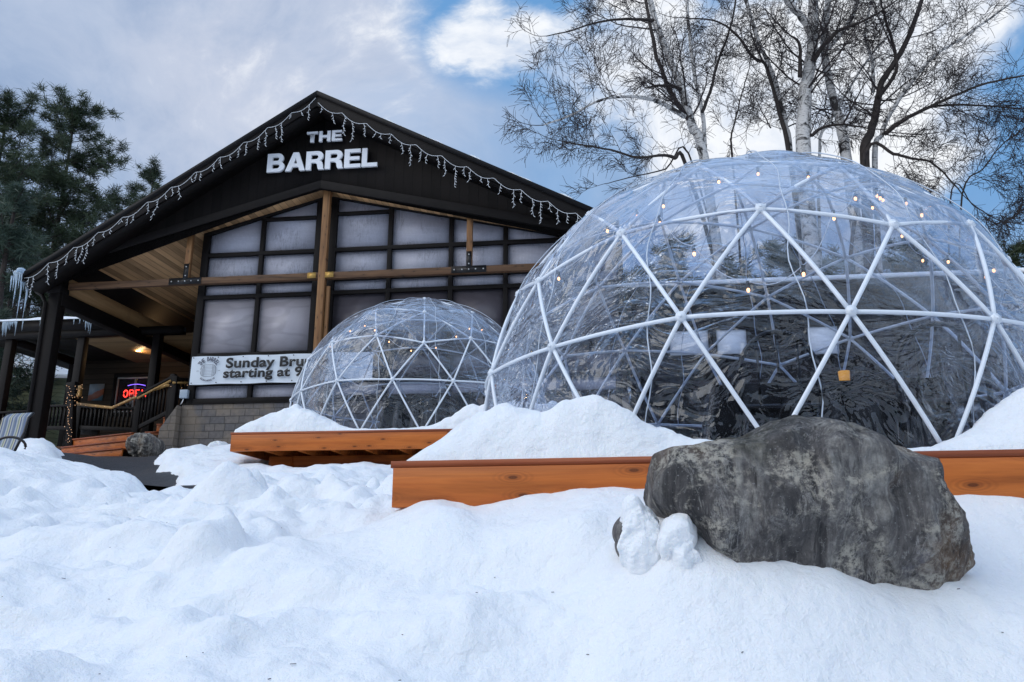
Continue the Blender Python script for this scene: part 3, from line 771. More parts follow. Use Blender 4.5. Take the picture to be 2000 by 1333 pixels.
lump_obj('small_rock', [(1197, 1020), (1225, 1000), (1250, 1030), (1258, 1080), (1238, 1112), (1212, 1095), (1198, 1060)], 2.76, .10, M['rock'], 'small dark rock poking out of snow left of the boulder', 'rock', 9.1, amp=.01)
lump_obj('snow_chunk', [(1198, 1030), (1202, 990), (1216, 968), (1240, 960), (1258, 980), (1290, 1030), (1310, 1080), (1300, 1130), (1260, 1150), (1222, 1120), (1204, 1080)], 2.68, .10, M['snow'],
         'tall leaning lump of wet snow against the left side of the boulder', 'snow chunk', 2.2, amp=.036, power=.8, group='loose chunks of snow')
lump_obj('snow_chunk', [(1284, 1090), (1292, 1045), (1312, 1022), (1335, 1012), (1350, 1030), (1360, 1065), (1366, 1105), (1345, 1150), (1310, 1160), (1290, 1130)], 2.60, .10, M['snow'],
         'shorter lump of snow at the left foot of the boulder', 'snow chunk', 7.7, amp=.032, power=.8, group='loose chunks of snow')

# ------------------------------------------------------------------ main building
SC_ = -5.87                                            # centre line of the facade
RZ, EL, ER = 9.37, (-11.95, 5.58), (.35, 6.12)         # ridge height, left and right eave (s, z)
bld = thing('restaurant_building', 'black boarded gable fronted restaurant with a wall of plastic glazed windows', 'building', P(SC_, DW, GZ), A)
def roofz(s): return RZ + (s-SC_)*((RZ-EL[1])/(SC_-EL[0]) if s < SC_ else (ER[1]-RZ)/(ER[0]-SC_))
# roof slabs, one mesh, 12 m deep
b = MB(); th_ = .10
fpoly(b, [(EL[0], EL[1]), (SC_, RZ), (SC_, RZ-th_), (EL[0], EL[1]-th_)], DR, 13)
fpoly(b, [(SC_, RZ), (ER[0], ER[1]), (ER[0], ER[1]-th_), (SC_, RZ-th_)], DR, 13)
b.build('roof', M['roof'], bld)
b = MB()                                               # rake boards, stepped
fpoly(b, [(EL[0]+.05, EL[1]-.10), (SC_, RZ-.10), (SC_, RZ-.34), (EL[0]+.05, EL[1]-.32)], DR+.04, .045)
fpoly(b, [(SC_, RZ-.10), (ER[0], ER[1]-.10), (ER[0], ER[1]-.32), (SC_, RZ-.34)], DR+.04, .045)
b.build('rake_board', M['trim'], bld, bevel=.005)
b = MB()                                               # soffit under the rake
fpoly(b, [(EL[0]+.05, EL[1]-.32), (SC_, RZ-.34), (SC_, RZ-.36), (EL[0]+.05, EL[1]-.34)], DR+.09, DG-DR-.1)
fpoly(b, [(SC_, RZ-.34), (ER[0], ER[1]-.32), (ER[0], ER[1]-.34), (SC_, RZ-.36)], DR+.09, DG-DR-.1)
b.build('rake_soffit', M['trim'], bld)
# dark snow line on the right slope
b = MB()
n_ = 60
sg = np.linspace(SC_+.15, ER[0], n_)
top = [(s, roofz(s)+.055+.02*math.sin(s*7)+.015*math.sin(s*17)) for s in sg]
fpoly(b, top + [(s, roofz(s)+.003) for s in sg[::-1]], DR+.12, 12.5)
b.build('roof_snow', M['snow'], bld)
# gable wall: boards between the roof and the wooden soffit
GL, GR_, GC = (-11.5, 5.86), (.3, 5.95), (-5.86, 7.38)
b = MB()
fpoly(b, [(EL[0]+.3, roofz(EL[0]+.3)-.34), (SC_, RZ-.36), GC, GL], DG, .09)
fpoly(b, [(SC_, RZ-.36), (ER[0]-.05, roofz(ER[0]-.05)-.34), (ER[0]-.05, GR_[1]), GC], DG, .09)
b.build('gable_wall', M['gable'], bld)
b = MB()
for (s0, z0), (s1, z1) in ((GL, GC), (GC, GR_)):
    fpoly(b, [(s0, z0+.17), (s1, z1+.17), (s1, z1-.015), (s0, z0-.015)], DG-.035, .033)
b.build('gable_trim', M['trim'], bld, bevel=.004)
# planked soffit following the ceiling slope from the gable back over the porch
def gz(s): return (GL[1]+(s-GL[0])*(GC[1]-GL[1])/(GC[0]-GL[0])) if s < GC[0] else GC[1]+(s-GC[0])*(GR_[1]-GC[1])/(GR_[0]-GC[0])
b = MB()
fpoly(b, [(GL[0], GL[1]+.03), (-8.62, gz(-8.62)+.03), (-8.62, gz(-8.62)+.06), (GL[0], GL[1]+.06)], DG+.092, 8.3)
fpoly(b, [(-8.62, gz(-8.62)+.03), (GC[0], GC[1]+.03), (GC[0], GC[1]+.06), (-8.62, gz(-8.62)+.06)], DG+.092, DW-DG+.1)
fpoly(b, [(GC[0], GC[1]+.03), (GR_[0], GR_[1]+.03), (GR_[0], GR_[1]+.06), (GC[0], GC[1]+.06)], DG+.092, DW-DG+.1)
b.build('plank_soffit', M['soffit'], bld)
# fascia board behind rail: eave beam from the left post back along the porch
b = MB(); b.bar(P(-11.62, DG+.1, 5.16), P(-11.62, DG+8.2, 5.16), .24, .30); b.build('eave_beam', M['trim'], bld, bevel=.008)
b = MB(); b.bar(P(-11.60, DG+.1, 5.60), P(-11.60, DG+8.2, 5.60), .05, .56); b.build('eave_panel', M['ply'], bld)
# left post
b = MB(); b.bar(P(-11.64, DG+.13, 1.7), P(-11.64, DG+.13, 5.9), .24, .24, NV); b.build('porch_post', M['trim'], bld, bevel=.01)
b = MB(); b.bar(P(-11.64, DG+.13, 5.28), P(-11.64, DG+.13, 5.42), .29, .29, NV); b.build('post_collar', M['trim'], bld, bevel=.01)
b = MB(); b.tube([P(-12.1, DG+.05, 5.35), P(-11.95, DG+.05, 5.25), P(-11.80, DG+.0, 5.05), P(-11.78, DG+0, 1.9)], .045, 8); b.build('downpipe', M['trim'], bld, smooth=True)
b = MB(); b.bar(P(-12.02, DR, 5.47), P(-12.02, DR+12, 5.47), .14, .13); b.build('gutter', M['trim'], bld, bevel=.01)
# truss: tie beam, king posts, centre post
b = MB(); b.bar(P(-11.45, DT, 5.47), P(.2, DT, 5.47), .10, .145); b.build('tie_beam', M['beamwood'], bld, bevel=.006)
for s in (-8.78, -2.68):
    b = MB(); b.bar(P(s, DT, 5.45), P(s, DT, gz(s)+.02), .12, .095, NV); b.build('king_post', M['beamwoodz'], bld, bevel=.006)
    b = MB(); fbox(b, s-.36, s+.36, DT-.062, DT-.052, 5.40, 5.545); fbox(b, s-.055, s+.055, DT-.0625, DT-.0525, 5.50, 5.86)
    pl = b.build('tee_plate', M['steel'], bld)
    for ds, dz in ((-.3, 0), (-.14, 0), (.14, 0), (.3, 0), (0, .12), (0, .32), (0, 0)):
        b = MB(); b.sphere(P(s+ds, DT-.064, 5.472+dz), .016, 8); b.build('bolt', M['bolt'], pl, smooth=True)
b = MB(); b.bar(P(-5.77, DT-.02, GZ), P(-5.77, DT-.02, 7.42), .15, .13, NV); b.build('centre_post', M['beamwoodz'], bld, bevel=.008)
b = MB(); b.bar(P(-5.64, DT+.02, GZ), P(-5.64, DT+.02, 5.25), .07, .07, NV); b.build('side_post', M['beamwoodz'], bld, bevel=.005)
for s in (-5.98, -5.60):
    b = MB(); fbox(b, s-.09, s+.09, DT-.095, DT-.085, 5.41, 5.53); b.build('brass_bracket', M['brass'], bld)
# window wall
VS = [-8.56, -7.28, -6.02, -5.70, -4.44, -3.12, -1.97, -.78, .38]
H_ = [2.93, 3.30, 3.91, 5.19, 5.50, 6.15]
TZ = lambda s: 6.68+(s+8.53)*.286 if s < -5.87 else 7.41-(s+5.70)*.229
b = MB()
for i, s in enumerate(VS):
    wv = .15 if i in (0, 2, 3) else .09
    b.bar(P(s, DW, 2.88), P(s, DW, TZ(s)+.02), wv, .12, NV)
b.bar(P(-8.62, DW, TZ(-8.62)), P(-5.87, DW, TZ(-5.87)-.01), .13, .12)
b.bar(P(-5.87, DW, TZ(-5.86)), P(.4, DW, TZ(.4)), .13, .12)
segs = [(-8.56, -6.02), (-5.70, .38)]
for z in H_:
    for s0, s1 in segs:
        b.bar(P(s0+.07, DW-.003, z), P(s1-.07, DW-.003, z), .12, .12 if z == 2.93 else .085)
b.bar(P(-7.24, DW-.004, 6.93), P(-6.1, DW-.004, 6.93), .12, .07); b.bar(P(-5.62, DW-.004, 6.98), P(-4.48, DW-.004, 6.98), .12, .07)
b.build('window_frame', M['trim'], bld, bevel=.004)
b = MB(); fbox(b, -6.0, -5.72, DW-.02, DW+.05, 2.9, 7.3); b.build('centre_panel', M['trim'], bld)
for i in range(len(VS)-1):
    if i == 2: continue
    s0, s1 = VS[i]+.04, VS[i+1]-.04
    for j in range(len(H_)):
        z0 = H_[j]
        if j < len(H_)-1:
            z1 = H_[j+1]; poly = [(s0, z0), (s1, z0), (s1, z1), (s0, z1)]
        else: poly = [(s0, z0), (s1, z0), (s1, TZ(s1)), (s0, TZ(s0))]
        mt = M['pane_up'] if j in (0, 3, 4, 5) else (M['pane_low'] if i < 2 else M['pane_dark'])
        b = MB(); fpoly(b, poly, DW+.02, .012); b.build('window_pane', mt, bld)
b = MB(); fbox(b, -8.6, .4, DW+.09, DW+.12, 2.9, 7.4) if False else None
# dark interior box behind the panes, side walls
b = MB(); fbox(b, -8.62, -8.50, DW+.06, DW+7.5, 1.7, 6.6); fbox(b, .3, .42, DW+.0, DW+12, 1.5, 6.1); fbox(b, -8.62, .42, DW+7.5, DW+7.7, 1.7, 6.3)
b.build('side_wall', M['gable'], bld)
b = MB()
fbox(b, -11.5, .4, DR+12.7, DR+12.8, 1.5, 5.9); b.build('rear_wall', M['gable'], bld)
# stone base
b = MB(); fbox(b, -8.68, .45, DW-.12, DW+.1, 1.2, 2.86); b.build('stone_base', M['stone'], bld, bevel=.01)
b = MB(); b.prism([P(-8.69, DW-.28, 1.2), P(-9.10, DW-.28, 1.2), P(-9.02, DW-.28, 2.35), P(-8.69, DW-.28, 2.83)], NV*.9); b.build('stone_wing', M['stone'], bld, bevel=.01)
b = MB(); fbox(b, -8.70, .47, DW-.15, DW+.1, 2.862, 2.872); b.build('sill', M['trim'], bld)
# low dark wing running right behind the domes
rw = thing('rear_wing', 'low dark wing of the restaurant with pale windows, seen through the large dome', 'building', P(6, 15.9, 1.7), A)
b = MB(); fbox(b, .55, 13.5, 15.5, 17.2, 1.0, 4.95); b.build('wall', M['gable'], rw)
b = MB(); fpoly(b, [(.5, 4.955), (13.8, 4.955), (13.8, 5.07), (.5, 5.07)], 15.2, 2.2); b.build('roof', M['roof'], rw, bevel=.01)
b = MB(); fpoly(b, [(.5, 5.073), (13.8, 5.073), (13.75, 5.2), (.55, 5.2)], 15.25, 2.1); b.build('roof_snow', M['snow'], rw, bevel=.05)
for u0, u1, v0, v1 in ((1306, 1385, 648, 694), (1398, 1460, 646, 692), (1575, 1640, 640, 692)):
    s0, z1 = SZ(u0, v0, 15.46); s1, z0 = SZ(u1, v1, 15.46); b = MB(); fbox(b, s0, s1, 15.44, 15.485, z0, z1); w_ = b.build('window', M['white'], rw)
    b = MB()
    for a_, c_, e_, f_ in ((s0-.06, s1+.06, z1, z1+.06), (s0-.06, s1+.06, z0-.06, z0), (s0-.06, s0, z0, z1), (s1, s1+.06, z0, z1)): fbox(b, a_, c_, 15.42, 15.49, e_, f_)
    b.build('frame', M['trim'], w_)
# electrical box
bx = thing('junction_box', 'small pale grey electrical box at the lower left corner of the windows', 'electrical box', P(-8.66, DW-.1, 3.0), A)
b = MB(); fbox(b, -8.74, -8.57, DW-.16, DW-.065, 2.99, 3.17); b.build('cover', mat_flat('grey_box', (.35, .42, .5), .4, .1), bx, bevel=.01)
b = MB(); b.tube([P(-8.66, DW-.12, 2.99), P(-8.67, DW-.13, 2.92), P(-8.70, DW-.14, 2.86)], .01, 6); b.build('cable', M['cable'], bx)

# ------------------------------------------------------------------ lettering
_gc = {}
def glyphs(text, off=0., shear=0., spacing=1.):
    """flat mesh of a word in the built-in face: vertices (x, y) and faces, unit size"""
    k = (text, off, shear, spacing)
    if k in _gc: return _gc[k]
    cu = bpy.data.curves.new('t', 'FONT'); cu.body = text; cu.size = 1; cu.offset = off; cu.shear = shear; cu.space_character = spacing; cu.resolution_u = 6
    o = bpy.data.objects.new('t', cu); COL.objects.link(o)
    dg = bpy.context.evaluated_depsgraph_get(); me = bpy.data.meshes.new_from_object(o.evaluated_get(dg))
    V = np.array([v.co[:2] for v in me.vertices]).reshape(-1, 2); Fc = [list(p.vertices) for p in me.polygons]
    bpy.data.objects.remove(o); bpy.data.curves.remove(cu); bpy.data.meshes.remove(me)
    _gc[k] = (V, Fc); return V, Fc
def put_text(mb, text, O, ex, ey, width=None, height=None, off=0., thick=.004, spacing=1., curve=None):
    """lays a word with its lower left corner at O, fitted to width x height; curve(x, y) bends it"""
    V, Fc = glyphs(text, off, 0, spacing)
    mn, mxx = V.min(0), V.max(0); W_, H2 = mxx-mn
    sx = width/W_ if width else height/H2; sy = height/H2 if height else sx
    q = (V-mn)*[sx, sy]
    if curve: q = np.array([curve(a, b_) for a, b_ in q])
    O = np.array(tuple(O)); ex = np.array(tuple(ex)); ey = np.array(tuple(ey)); nn = np.cross(ex, ey)
    W3 = O + q[:, :1]*ex + q[:, 1:]*ey
    n = len(W3)
    fr = [list(f) for f in Fc]
    cnt = {}
    for f in fr:
        for i in range(len(f)): cnt[(f[i], f[(i+1) % len(f)])] = 1
    side = [[a, a+n, b_+n, b_] for (a, b_) in cnt if (b_, a) not in cnt]
    back = [[i+n for i in f][::-1] for f in fr]
    mb.add(np.vstack([W3+nn*thick, W3]), fr+back+side)
sg_ = thing('wall_sign', 'raised white capital letters reading THE BARREL high on the dark gable', 'sign', P(SC_, DG-.03, 7.78), A)
def poly_letter(ch):
    """bold grotesque capitals as outlines on a unit height; returns list of (outer, holes)"""
    w = .25
    arc = lambda cx, cy, rx, ry, a0, a1, n=12: [(cx+rx*math.cos(R(a)), cy+ry*math.sin(R(a))) for a in np.linspace(a0, a1, n)]
    if ch == 'T': return .78, [([(.265, 0), (.515, 0), (.515, .80), (.78, .80), (.78, 1), (0, 1), (0, .80), (.265, .80)], [])]
    if ch == 'H': return .80, [([(0, 0), (.23, 0), (.23, .40), (.57, .40), (.57, 0), (.80, 0), (.80, 1), (.57, 1), (.57, .60), (.23, .60), (.23, 1), (0, 1)], [])]
    if ch == 'E': return .72, [([(0, 0), (.72, 0), (.72, .19), (.23, .19), (.23, .41), (.66, .41), (.66, .59), (.23, .59), (.23, .81), (.70, .81), (.70, 1), (0, 1)], [])]
    if ch == 'L': return .68, [([(0, 0), (.68, 0), (.68, .20), (.23, .20), (.23, 1), (0, 1)], [])]
    if ch == 'A': return .86, [([(0, 0), (.24, 0), (.315, .21), (.57, .21), (.64, 0), (.88, 0), (.565, 1), (.32, 1)], [[(.375, .39), (.51, .39), (.4425, .72)]])]
    if ch == 'B':
        o = [(0, 0), (.47, 0)]+arc(.50, .285, .28, .285, -90, 62)+arc(.47, .745, .25, .255, -35, 90)+[(0, 1)]
        return .78, [(o, [[(.23, .60), (.44, .60)]+arc(.44, .705, .085, .105, -90, 90, 7)+[(.23, .81)], [(.23, .18), (.46, .18)]+arc(.46, .30, .1, .12, -90, 90, 7)+[(.23, .42)]])]
    if ch == 'R':
        o = [(0, 0), (.23, 0), (.23, .38), (.36, .38)]+[(.43, .36), (.50, .28), (.52, .12), (.56, 0), (.82, 0), (.77, .08), (.755, .24), (.72, .40), (.62, .48)]+arc(.49, .735, .27, .265, -42, 90)+[(0, 1)]
        return .80, [(o, [[(.23, .56), (.44, .56)]+arc(.44, .685, .1, .125, -90, 90, 7)+[(.23, .81)]])]
def letter_mesh(name, ch, O, hgt, wsc, mat, parent, dp=.05):
    adv, shp = poly_letter(ch)
    cu = bpy.data.curves.new('l', 'CURVE'); cu.dimensions = '2D'; cu.fill_mode = 'BOTH'
    for outer, holes in shp:
        for pl in [outer]+holes:
            sp = cu.splines.new('POLY'); sp.points.add(len(pl)-1)
            for p_, (x, y) in zip(sp.points, pl): p_.co = (x, y, 0, 1)
            sp.use_cyclic_u = True
    cu.extrude = .5
    o = bpy.data.objects.new('l', cu); COL.objects.link(o)
    dg = bpy.context.evaluated_depsgraph_get(); me = bpy.data.meshes.new_from_object(o.evaluated_get(dg))
    V = np.array([v.co[:] for v in me.vertices]); Fc = [list(p.vertices) for p in me.polygons]
    bpy.data.objects.remove(o); bpy.data.curves.remove(cu); bpy.data.meshes.remove(me)
    ex, ey, ez = np.array(TV)*hgt*wsc, np.array(ZV)*hgt, np.array(-NV)*dp
    W3 = np.array(tuple(O)) + V[:, :1]*ex+V[:, 1:2]*ey+(V[:, 2:3]+.5)*ez
    b = MB(); b.add(W3, Fc); b.build(name, mat, parent)
    return adv*hgt*wsc
def letters(word, s0, s1, z0, hgt, gap=.10):
    tot = sum(poly_letter(c)[0] for c in word)+gap*(len(word)-1); wsc = (s1-s0)/(tot*hgt); s = s0
    for c in word:
        dz = 0
        letter_mesh('letter', c, P(s, DG-.045, z0+dz), hgt, wsc, M['white'], sg_)
        s += (poly_letter(c)[0]+gap)*hgt*wsc
letters('THE', -6.22, -5.43, 8.43, .245, .10)
letters('BARREL', -7.06, -4.63, 7.775, .43, .05)

ban = thing('banner', 'white vinyl banner advertising Sunday brunch below the left windows', 'banner', P(-8.55, DW-.13, 3.26), A)
BS, BZ0, BZ1, BW = -8.56, 3.27, 3.865, 3.9
b = MB()
nx_, nz_ = 80, 10
GV = np.zeros((nx_, nz_, 3))
for i, s in enumerate(np.linspace(0, BW, nx_)):
    for j, z in enumerate(np.linspace(0, 1, nz_)):
        GV[i, j] = P(BS+s+.05*(z-.5)*0, DW-.135-.012*math.sin(s*5)*(.5+.5*math.sin(z*3)), BZ0+(BZ1-BZ0)*z+.006*math.sin(s*6.4)*(1 if z > .5 else -1))
b.grid(GV); b.build('sheet', M['banner'], ban, smooth=True)
for s in np.linspace(.05, BW-.05, 8):
    for z in (BZ0+.03, BZ1-.03): b = MB(); b.tube([P(BS+s, DW-.155, z), P(BS+s, DW-.165, z)], .012, 8); b.build('grommet', M['steel'], ban)
ex, ey = TV, ZV
bt = lambda: DW-.172
b = MB()
for txt, s0, s1, z0, z1 in (('Sunday Brunch', .78, 2.98, 3.53, 3.815), ('starting at 9 am', .74, 2.95, 3.325, 3.59)):
    # fitted by cap height
    V_, _ = glyphs(txt, .032, 0, 1.03)
    put_text(b, txt, P(BS+s0, bt(), z0), ex, ey, s1-s0, z1-z0-.0, .032, .002, 1.03)
b.build('lettering', M['black'], ban)
b = MB()
lc = (.405, 3.575)                                      # logo centre
def arc_word(mb, word, r, a0, a1, h, off, squash=1., up=True, stretch=1.):
    for c, a in zip(word, np.linspace(a0, a1, len(word))):
        if c == ' ': continue
        V_, Fc = glyphs(c, off); mn, mx_ = V_.min(0), V_.max(0); W_ = mx_[0]-mn[0]
        s_ = h/.73; x0 = lc[0]+r*math.sin(a); z0 = lc[1]+r*squash*math.cos(a)
        rot = -a if up else math.pi-a
        for_v = (V_-[(mn[0]+mx_[0])/2, .365])*[s_*stretch, s_]
        ca_, sa_ = math.cos(rot), math.sin(rot)
        W3 = np.array([tuple(P(BS+x0+x*ca_-y*sa_, bt(), z0+x*sa_+y*ca_)) for x, y in for_v])
        mb.add(W3, Fc)
arc_word(b, 'THE BARREL', .235, -R(56), R(56), .095, .03, .98, True, .72)
arc_word(b, 'BOLTON LANDING, NY', .235, R(180+38), R(180-38), .036, .03, .98, False)
for w_, s_ in (('EST.', -.255), ('2018', .205)): put_text(b, w_, P(BS+lc[0]+s_, bt(), lc[1]-.035), ex, ey, .055, .018, .01, .001)
# the cask drawn in thin lines
def line(pts, wd=.0028): b.tube([P(BS+lc[0]+x, bt(), lc[1]-.02+z) for x, z in pts], wd, 4)
bw_, bh_ = .17, .125
line([(bw_*math.copysign(abs(math.cos(a))**.55, math.cos(a)), bh_*math.copysign(abs(math.sin(a))**.8, math.sin(a))) for a in np.linspace(0, 2*math.pi, 41)], .0035)
for k_ in (-.86, -.66, -.5, .5, .66, .86):
    line([(bw_*k_*(1+.06*math.cos(a)), bh_*(1-.35*abs(k_)**3)*math.sin(a)) for a in np.linspace(-1.5, 1.5, 15)])
for k_ in (-.7, -.45, -.2, .05, .3, .55, .78):
    line([(x*bw_*.95, bh_*k_*(1-.25*abs(x)**2.4)) for x in np.linspace(-.95, .95, 13)], .0018)
b.build('logo', M['ink'], ban)

# ------------------------------------------------------------------ icicle light strings
def icicle_string(s0, s1, label, n, seed):
    rg = random.Random(seed)
    t = thing('icicle_lights', label, 'string lights', P(s0, DR+.02, roofz(s0)-.15), A, 'icicle lights along the gable edge')
    d0 = DR+.03; L_ = s1-s0; N_ = n*5
    def zz(s):
        f = (s-s0)/L_*n; hook = f % 3/3
        return roofz(s)-.16-.10*math.sin(math.pi*hook) - (.10 if s > SC_ else -.02)
    b = MB(); pts = [P(s, d0, zz(s)) for s in np.linspace(s0, s1, N_)]
    b.tube(pts, .0048, 5)
    bb = MB(); k = 0
    ss = s0+.1
    while ss < s1-.05:
        ln = rg.choice([.10, .18, .28, .44, .24, .36]); p = P(ss, d0-.004, zz(ss)); q = [p]; x = 0; sw = rg.uniform(-.08, .08)
        m = max(2, int(ln/.055))
        for i in range(m):
            x += rg.uniform(-.018, .018)+sw*.12
            q.append(p + TV*x - ZV*(i+1)*ln/m + NV*rg.uniform(-.01, .01))
        b.tube(q, .0036, 4)
        for i in range(1, len(q)):
            sd_ = rg.choice([-1, 1]); c = q[i]
            bb.tube([c, c+TV*sd_*.022-ZV*.018, c+TV*sd_*.034-ZV*.034], [.0045, .0058, .002], 4)
        ss += rg.uniform(.10, .30)
    b.build('wire', M['cable'], t)
    tag(bb.build('mini_bulb', M['cable'], t), kind='stuff')
icicle_string(EL[0]+.0, SC_-.03, 'white icicle light string hanging along the left slope of the gable', 36, 1)
icicle_string(SC_+.03, ER[0]-.1, 'white icicle light string hanging along the right slope of the gable', 34, 2)

# ice on the left eave corner
ic = thing('icicle_cluster', 'lump of clear ice with long icicles on the left roof corner', 'ice', P(-12.1, DR, 5.5), A)
b = MB(); rg = random.Random(5)
b.sphere(P(-12.10, DR+.1, 5.56), .13, 14, (1.1, 1.2, .62)); b.sphere(P(-12.02, DR+.0, 5.6), .09, 12, (1, 1, .6)); b.build('ice_lump', M['ice'], ic, smooth=True)
for i in range(16):
    s = -12.3+rg.random()*.35; d = DR+rg.uniform(-.1, .3); ln = rg.choice([.2, .35, .5, .95, .75, .3]); b = MB()
    b.tube([P(s, d, 5.52), P(s+.01, d, 5.52-ln*.5), P(s+.015, d, 5.52-ln)], [.017, .011, .002], 6); b.build('icicle', M['ice'], ic, smooth=True)

# ------------------------------------------------------------------ side wing with porch
DP, DB = 18.0, 21.0
wing = thing('porch_wing', 'lower side wing with a snow topped porch roof on dark posts', 'building', P(-12, DP, 2.4), A)
zr0 = SZ(0, 655, DP)[1]; zr1 = SZ(0, 632, DP)[1]
def slz(v): return SZ(100, v, DP)[1]
b = MB(); fbox(b, -16.5, -11.75, DP-.3, DB+1, slz(652), slz(633)); b.build('roof', M['trim'], wing)
b = MB()
sx = np.linspace(-16.5, -11.6, 120)
SV = np.zeros((120, 14, 3))
for i, s in enumerate(sx):
    for j, q in enumerate(np.linspace(0, 1, 14)):
        hgt = .15*math.sqrt(min(1, q*9))*(1+.1*math.sin(s*3)+.06*math.sin(s*9))*min(1, math.sqrt(max(0, (-11.6-s)/.5))) + q*.25
        SV[i, j] = P(s, DP-.36+q*3.5, slz(633)+.004+hgt)
b.grid(SV); b.build('roof_snow', M['snow'], wing, smooth=True)
b = MB(); fbox(b, -16.5, -10.45, DP-.26, DP-.02, slz(664), slz(650.5)); b.build('header_beam', M['trim'], wing)
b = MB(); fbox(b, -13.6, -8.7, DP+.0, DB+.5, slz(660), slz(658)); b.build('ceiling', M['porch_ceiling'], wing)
PB = 2.45
for u, v in ((13, 760), (160, 720), (309, 700)):
    s = SZ(u, v, DP)[0]; b = MB(); b.bar(P(s, DP-.1, 2.0), P(s, DP-.1, slz(655)), .19, .19, NV); b.build('post', M['trim'], wing, bevel=.008)
s = SZ(148, 680, DB-.6)[0]
b = MB(); b.bar(P(s, DB-.6, 2.0), P(s, DB-.6, slz(658)), .16, .16, NV); b.build('post', M['trim'], wing, bevel=.008)
b = MB(); b.bar(P(s, DP, slz(664)), P(s, DB-.5, slz(664)), .14, .2); b.build('side_beam', M['trim'], wing)
b = MB(); fbox(b, s-.12, -8.7, DB, DB+.1, 2.0, slz(658)+.3); b.build('wall', M['clap'], wing)
b = MB(); fbox(b, s-.6, -8.6, DP+.1, DB, PB-.1, PB); b.build('floor', M['beamwood'], wing)
# window with white inner frame
sa, z1 = SZ(226, 731, DB); sb, z0 = SZ(302, 812, DB); z0 = max(z0, 2.6)
fr = MB()
for a_, c_, z_, y_ in ((sa, sb, z1-.11, z1), (sa, sb, z0, z0+.1), (sa, sa+.1, z0+.1, z1-.11), (sb-.1, sb, z0+.1, z1-.11)): fbox(fr, a_, c_, DB-.06, DB-.002, z_, y_)
wd = fr.build('window', M['trim'], wing)
fr = MB(); i0, i1, j0, j1 = sa+.105, sb-.105, z0+.105, z1-.115; mid = (i0+i1)/2
for a_, c_, z_, y_ in ((i0, i1, j1-.045, j1), (i0, i1, j0, j0+.045), (i0, i0+.045, j0+.045, j1-.045), (i1-.045, i1, j0+.045, j1-.045), (mid-.03, mid+.03, j0+.045, j1-.045)): fbox(fr, a_, c_, DB-.045, DB-.003, z_, y_)
fr.build('sash', mat_flat('pale_sash', (.3, .3, .3), .4, .1), wd)
fr = MB(); fbox(fr, i0, i1, DB-.02, DB-.012, j0, j1); fr.build('pane', M['glassdark'], wd)
c = PX(271, 679.5, DP+1.6); c.z = slz(660)-.006
b = MB(); b.tube([c, c+ZV*.004], .07, 14); b.build('recessed_lamp', M['lamp'], wing)
lp = bpy.data.lights.new('porch_lamp', 'POINT'); lpo = bpy.data.objects.new('porch_lamp', lp); COL.objects.link(lpo); lpo.location = c-ZV*.08; lp.energy = 9; lp.color = (1, .62, .3); lp.shadow_soft_size = .05
# neon sign
ns = thing('neon_sign', 'glowing red neon sign reading OPEN in the porch window', 'neon sign', PX(262, 790, DB-.1), A)
b = MB(); p0 = PX(240, 776, DB-.09); p1 = PX(286, 776, DB-.09); wd_ = (p1-p0).length; hn = .20
def stroke(pts, r=.014): b.tube([p0+TV*x*wd_+ZV*z*hn for x, z in pts], r, 6)
stroke([(.10+.085*math.cos(a), .5+.5*math.sin(a)) for a in np.linspace(0, 2*math.pi, 17)])
stroke([(.26, 0), (.26, 1), (.36, 1), (.42, .88), (.42, .62), (.36, .5), (.27, .5)])
stroke([(.66, 0), (.53, 0), (.53, 1), (.66, 1)]); stroke([(.53, .5), (.63, .5)])
stroke([(.78, 0), (.78, 1), (.96, 0), (.96, 1)])
b.build('letters', M['neon'], ns, smooth=True)
b = MB(); b.tube([p0+TV*x*wd_+ZV*(1.5+.35*math.sin(math.pi*x))*hn for x in np.linspace(.15, .9, 14)], .008, 6); b.build('arc_tube', M['neonb'], ns, smooth=True)
# framed print on the porch wall
pr = thing('wall_picture', 'small picture of rust coloured hills and blue lake on the porch wall', 'picture', PX(186, 783, DB-.02), A)
q0 = PX(171, 783, DB-.03); q1 = PX(204, 750, DB-.03); w_ = (q1-q0).dot(TV); h_ = q1.z-q0.z
m_, nt, out = newmat('hill_print'); g = N(nt); c_ = g.n('ShaderNodeSeparateXYZ', {0: g.coord()}); nz = g.noise(g.coord(), 7, 5)
zz_ = g.math('SUBTRACT', g.math('ADD', c_.outputs[2], g.math('MULTIPLY', nz, .22)), g.math('MULTIPLY', c_.outputs[0], .45))
g.bsdf(out, g.ramp(g.mrange(zz_, 0, .5), [(.0, (.05, .13, .2)), (.28, (.07, .15, .2)), (.36, (.22, .07, .035)), (.72, (.3, .12, .07)), (.8, (.2, .3, .4)), (1, (.3, .38, .45))]), .4)
b = MB(); b.box(q0, TV*w_, NV*.02, ZV*h_); b.build('print', m_, pr)
# icicles on the wing
for i in range(34):
    rg_ = random.Random(i); u = rg_.choice([rg_.uniform(2, 32), rg_.uniform(135, 190), rg_.uniform(0, 210)]); s = SZ(u, 640, DP-.37)[0]
    if i == 0: iw = thing('icicle_row', 'row of thin icicles hanging from the porch wing roof edge', 'icicles', P(-13, DP-.37, slz(640)), A)
    ln = rg_.uniform(.08, .42); b = MB(); z_ = slz(634)
    b.tube([P(s, DP-.37, z_), P(s, DP-.37, z_-ln*.5), P(s+.005, DP-.37, z_-ln)], [.018, .011, .002], 5); b.build('icicle', M['ice'], iw, smooth=True)

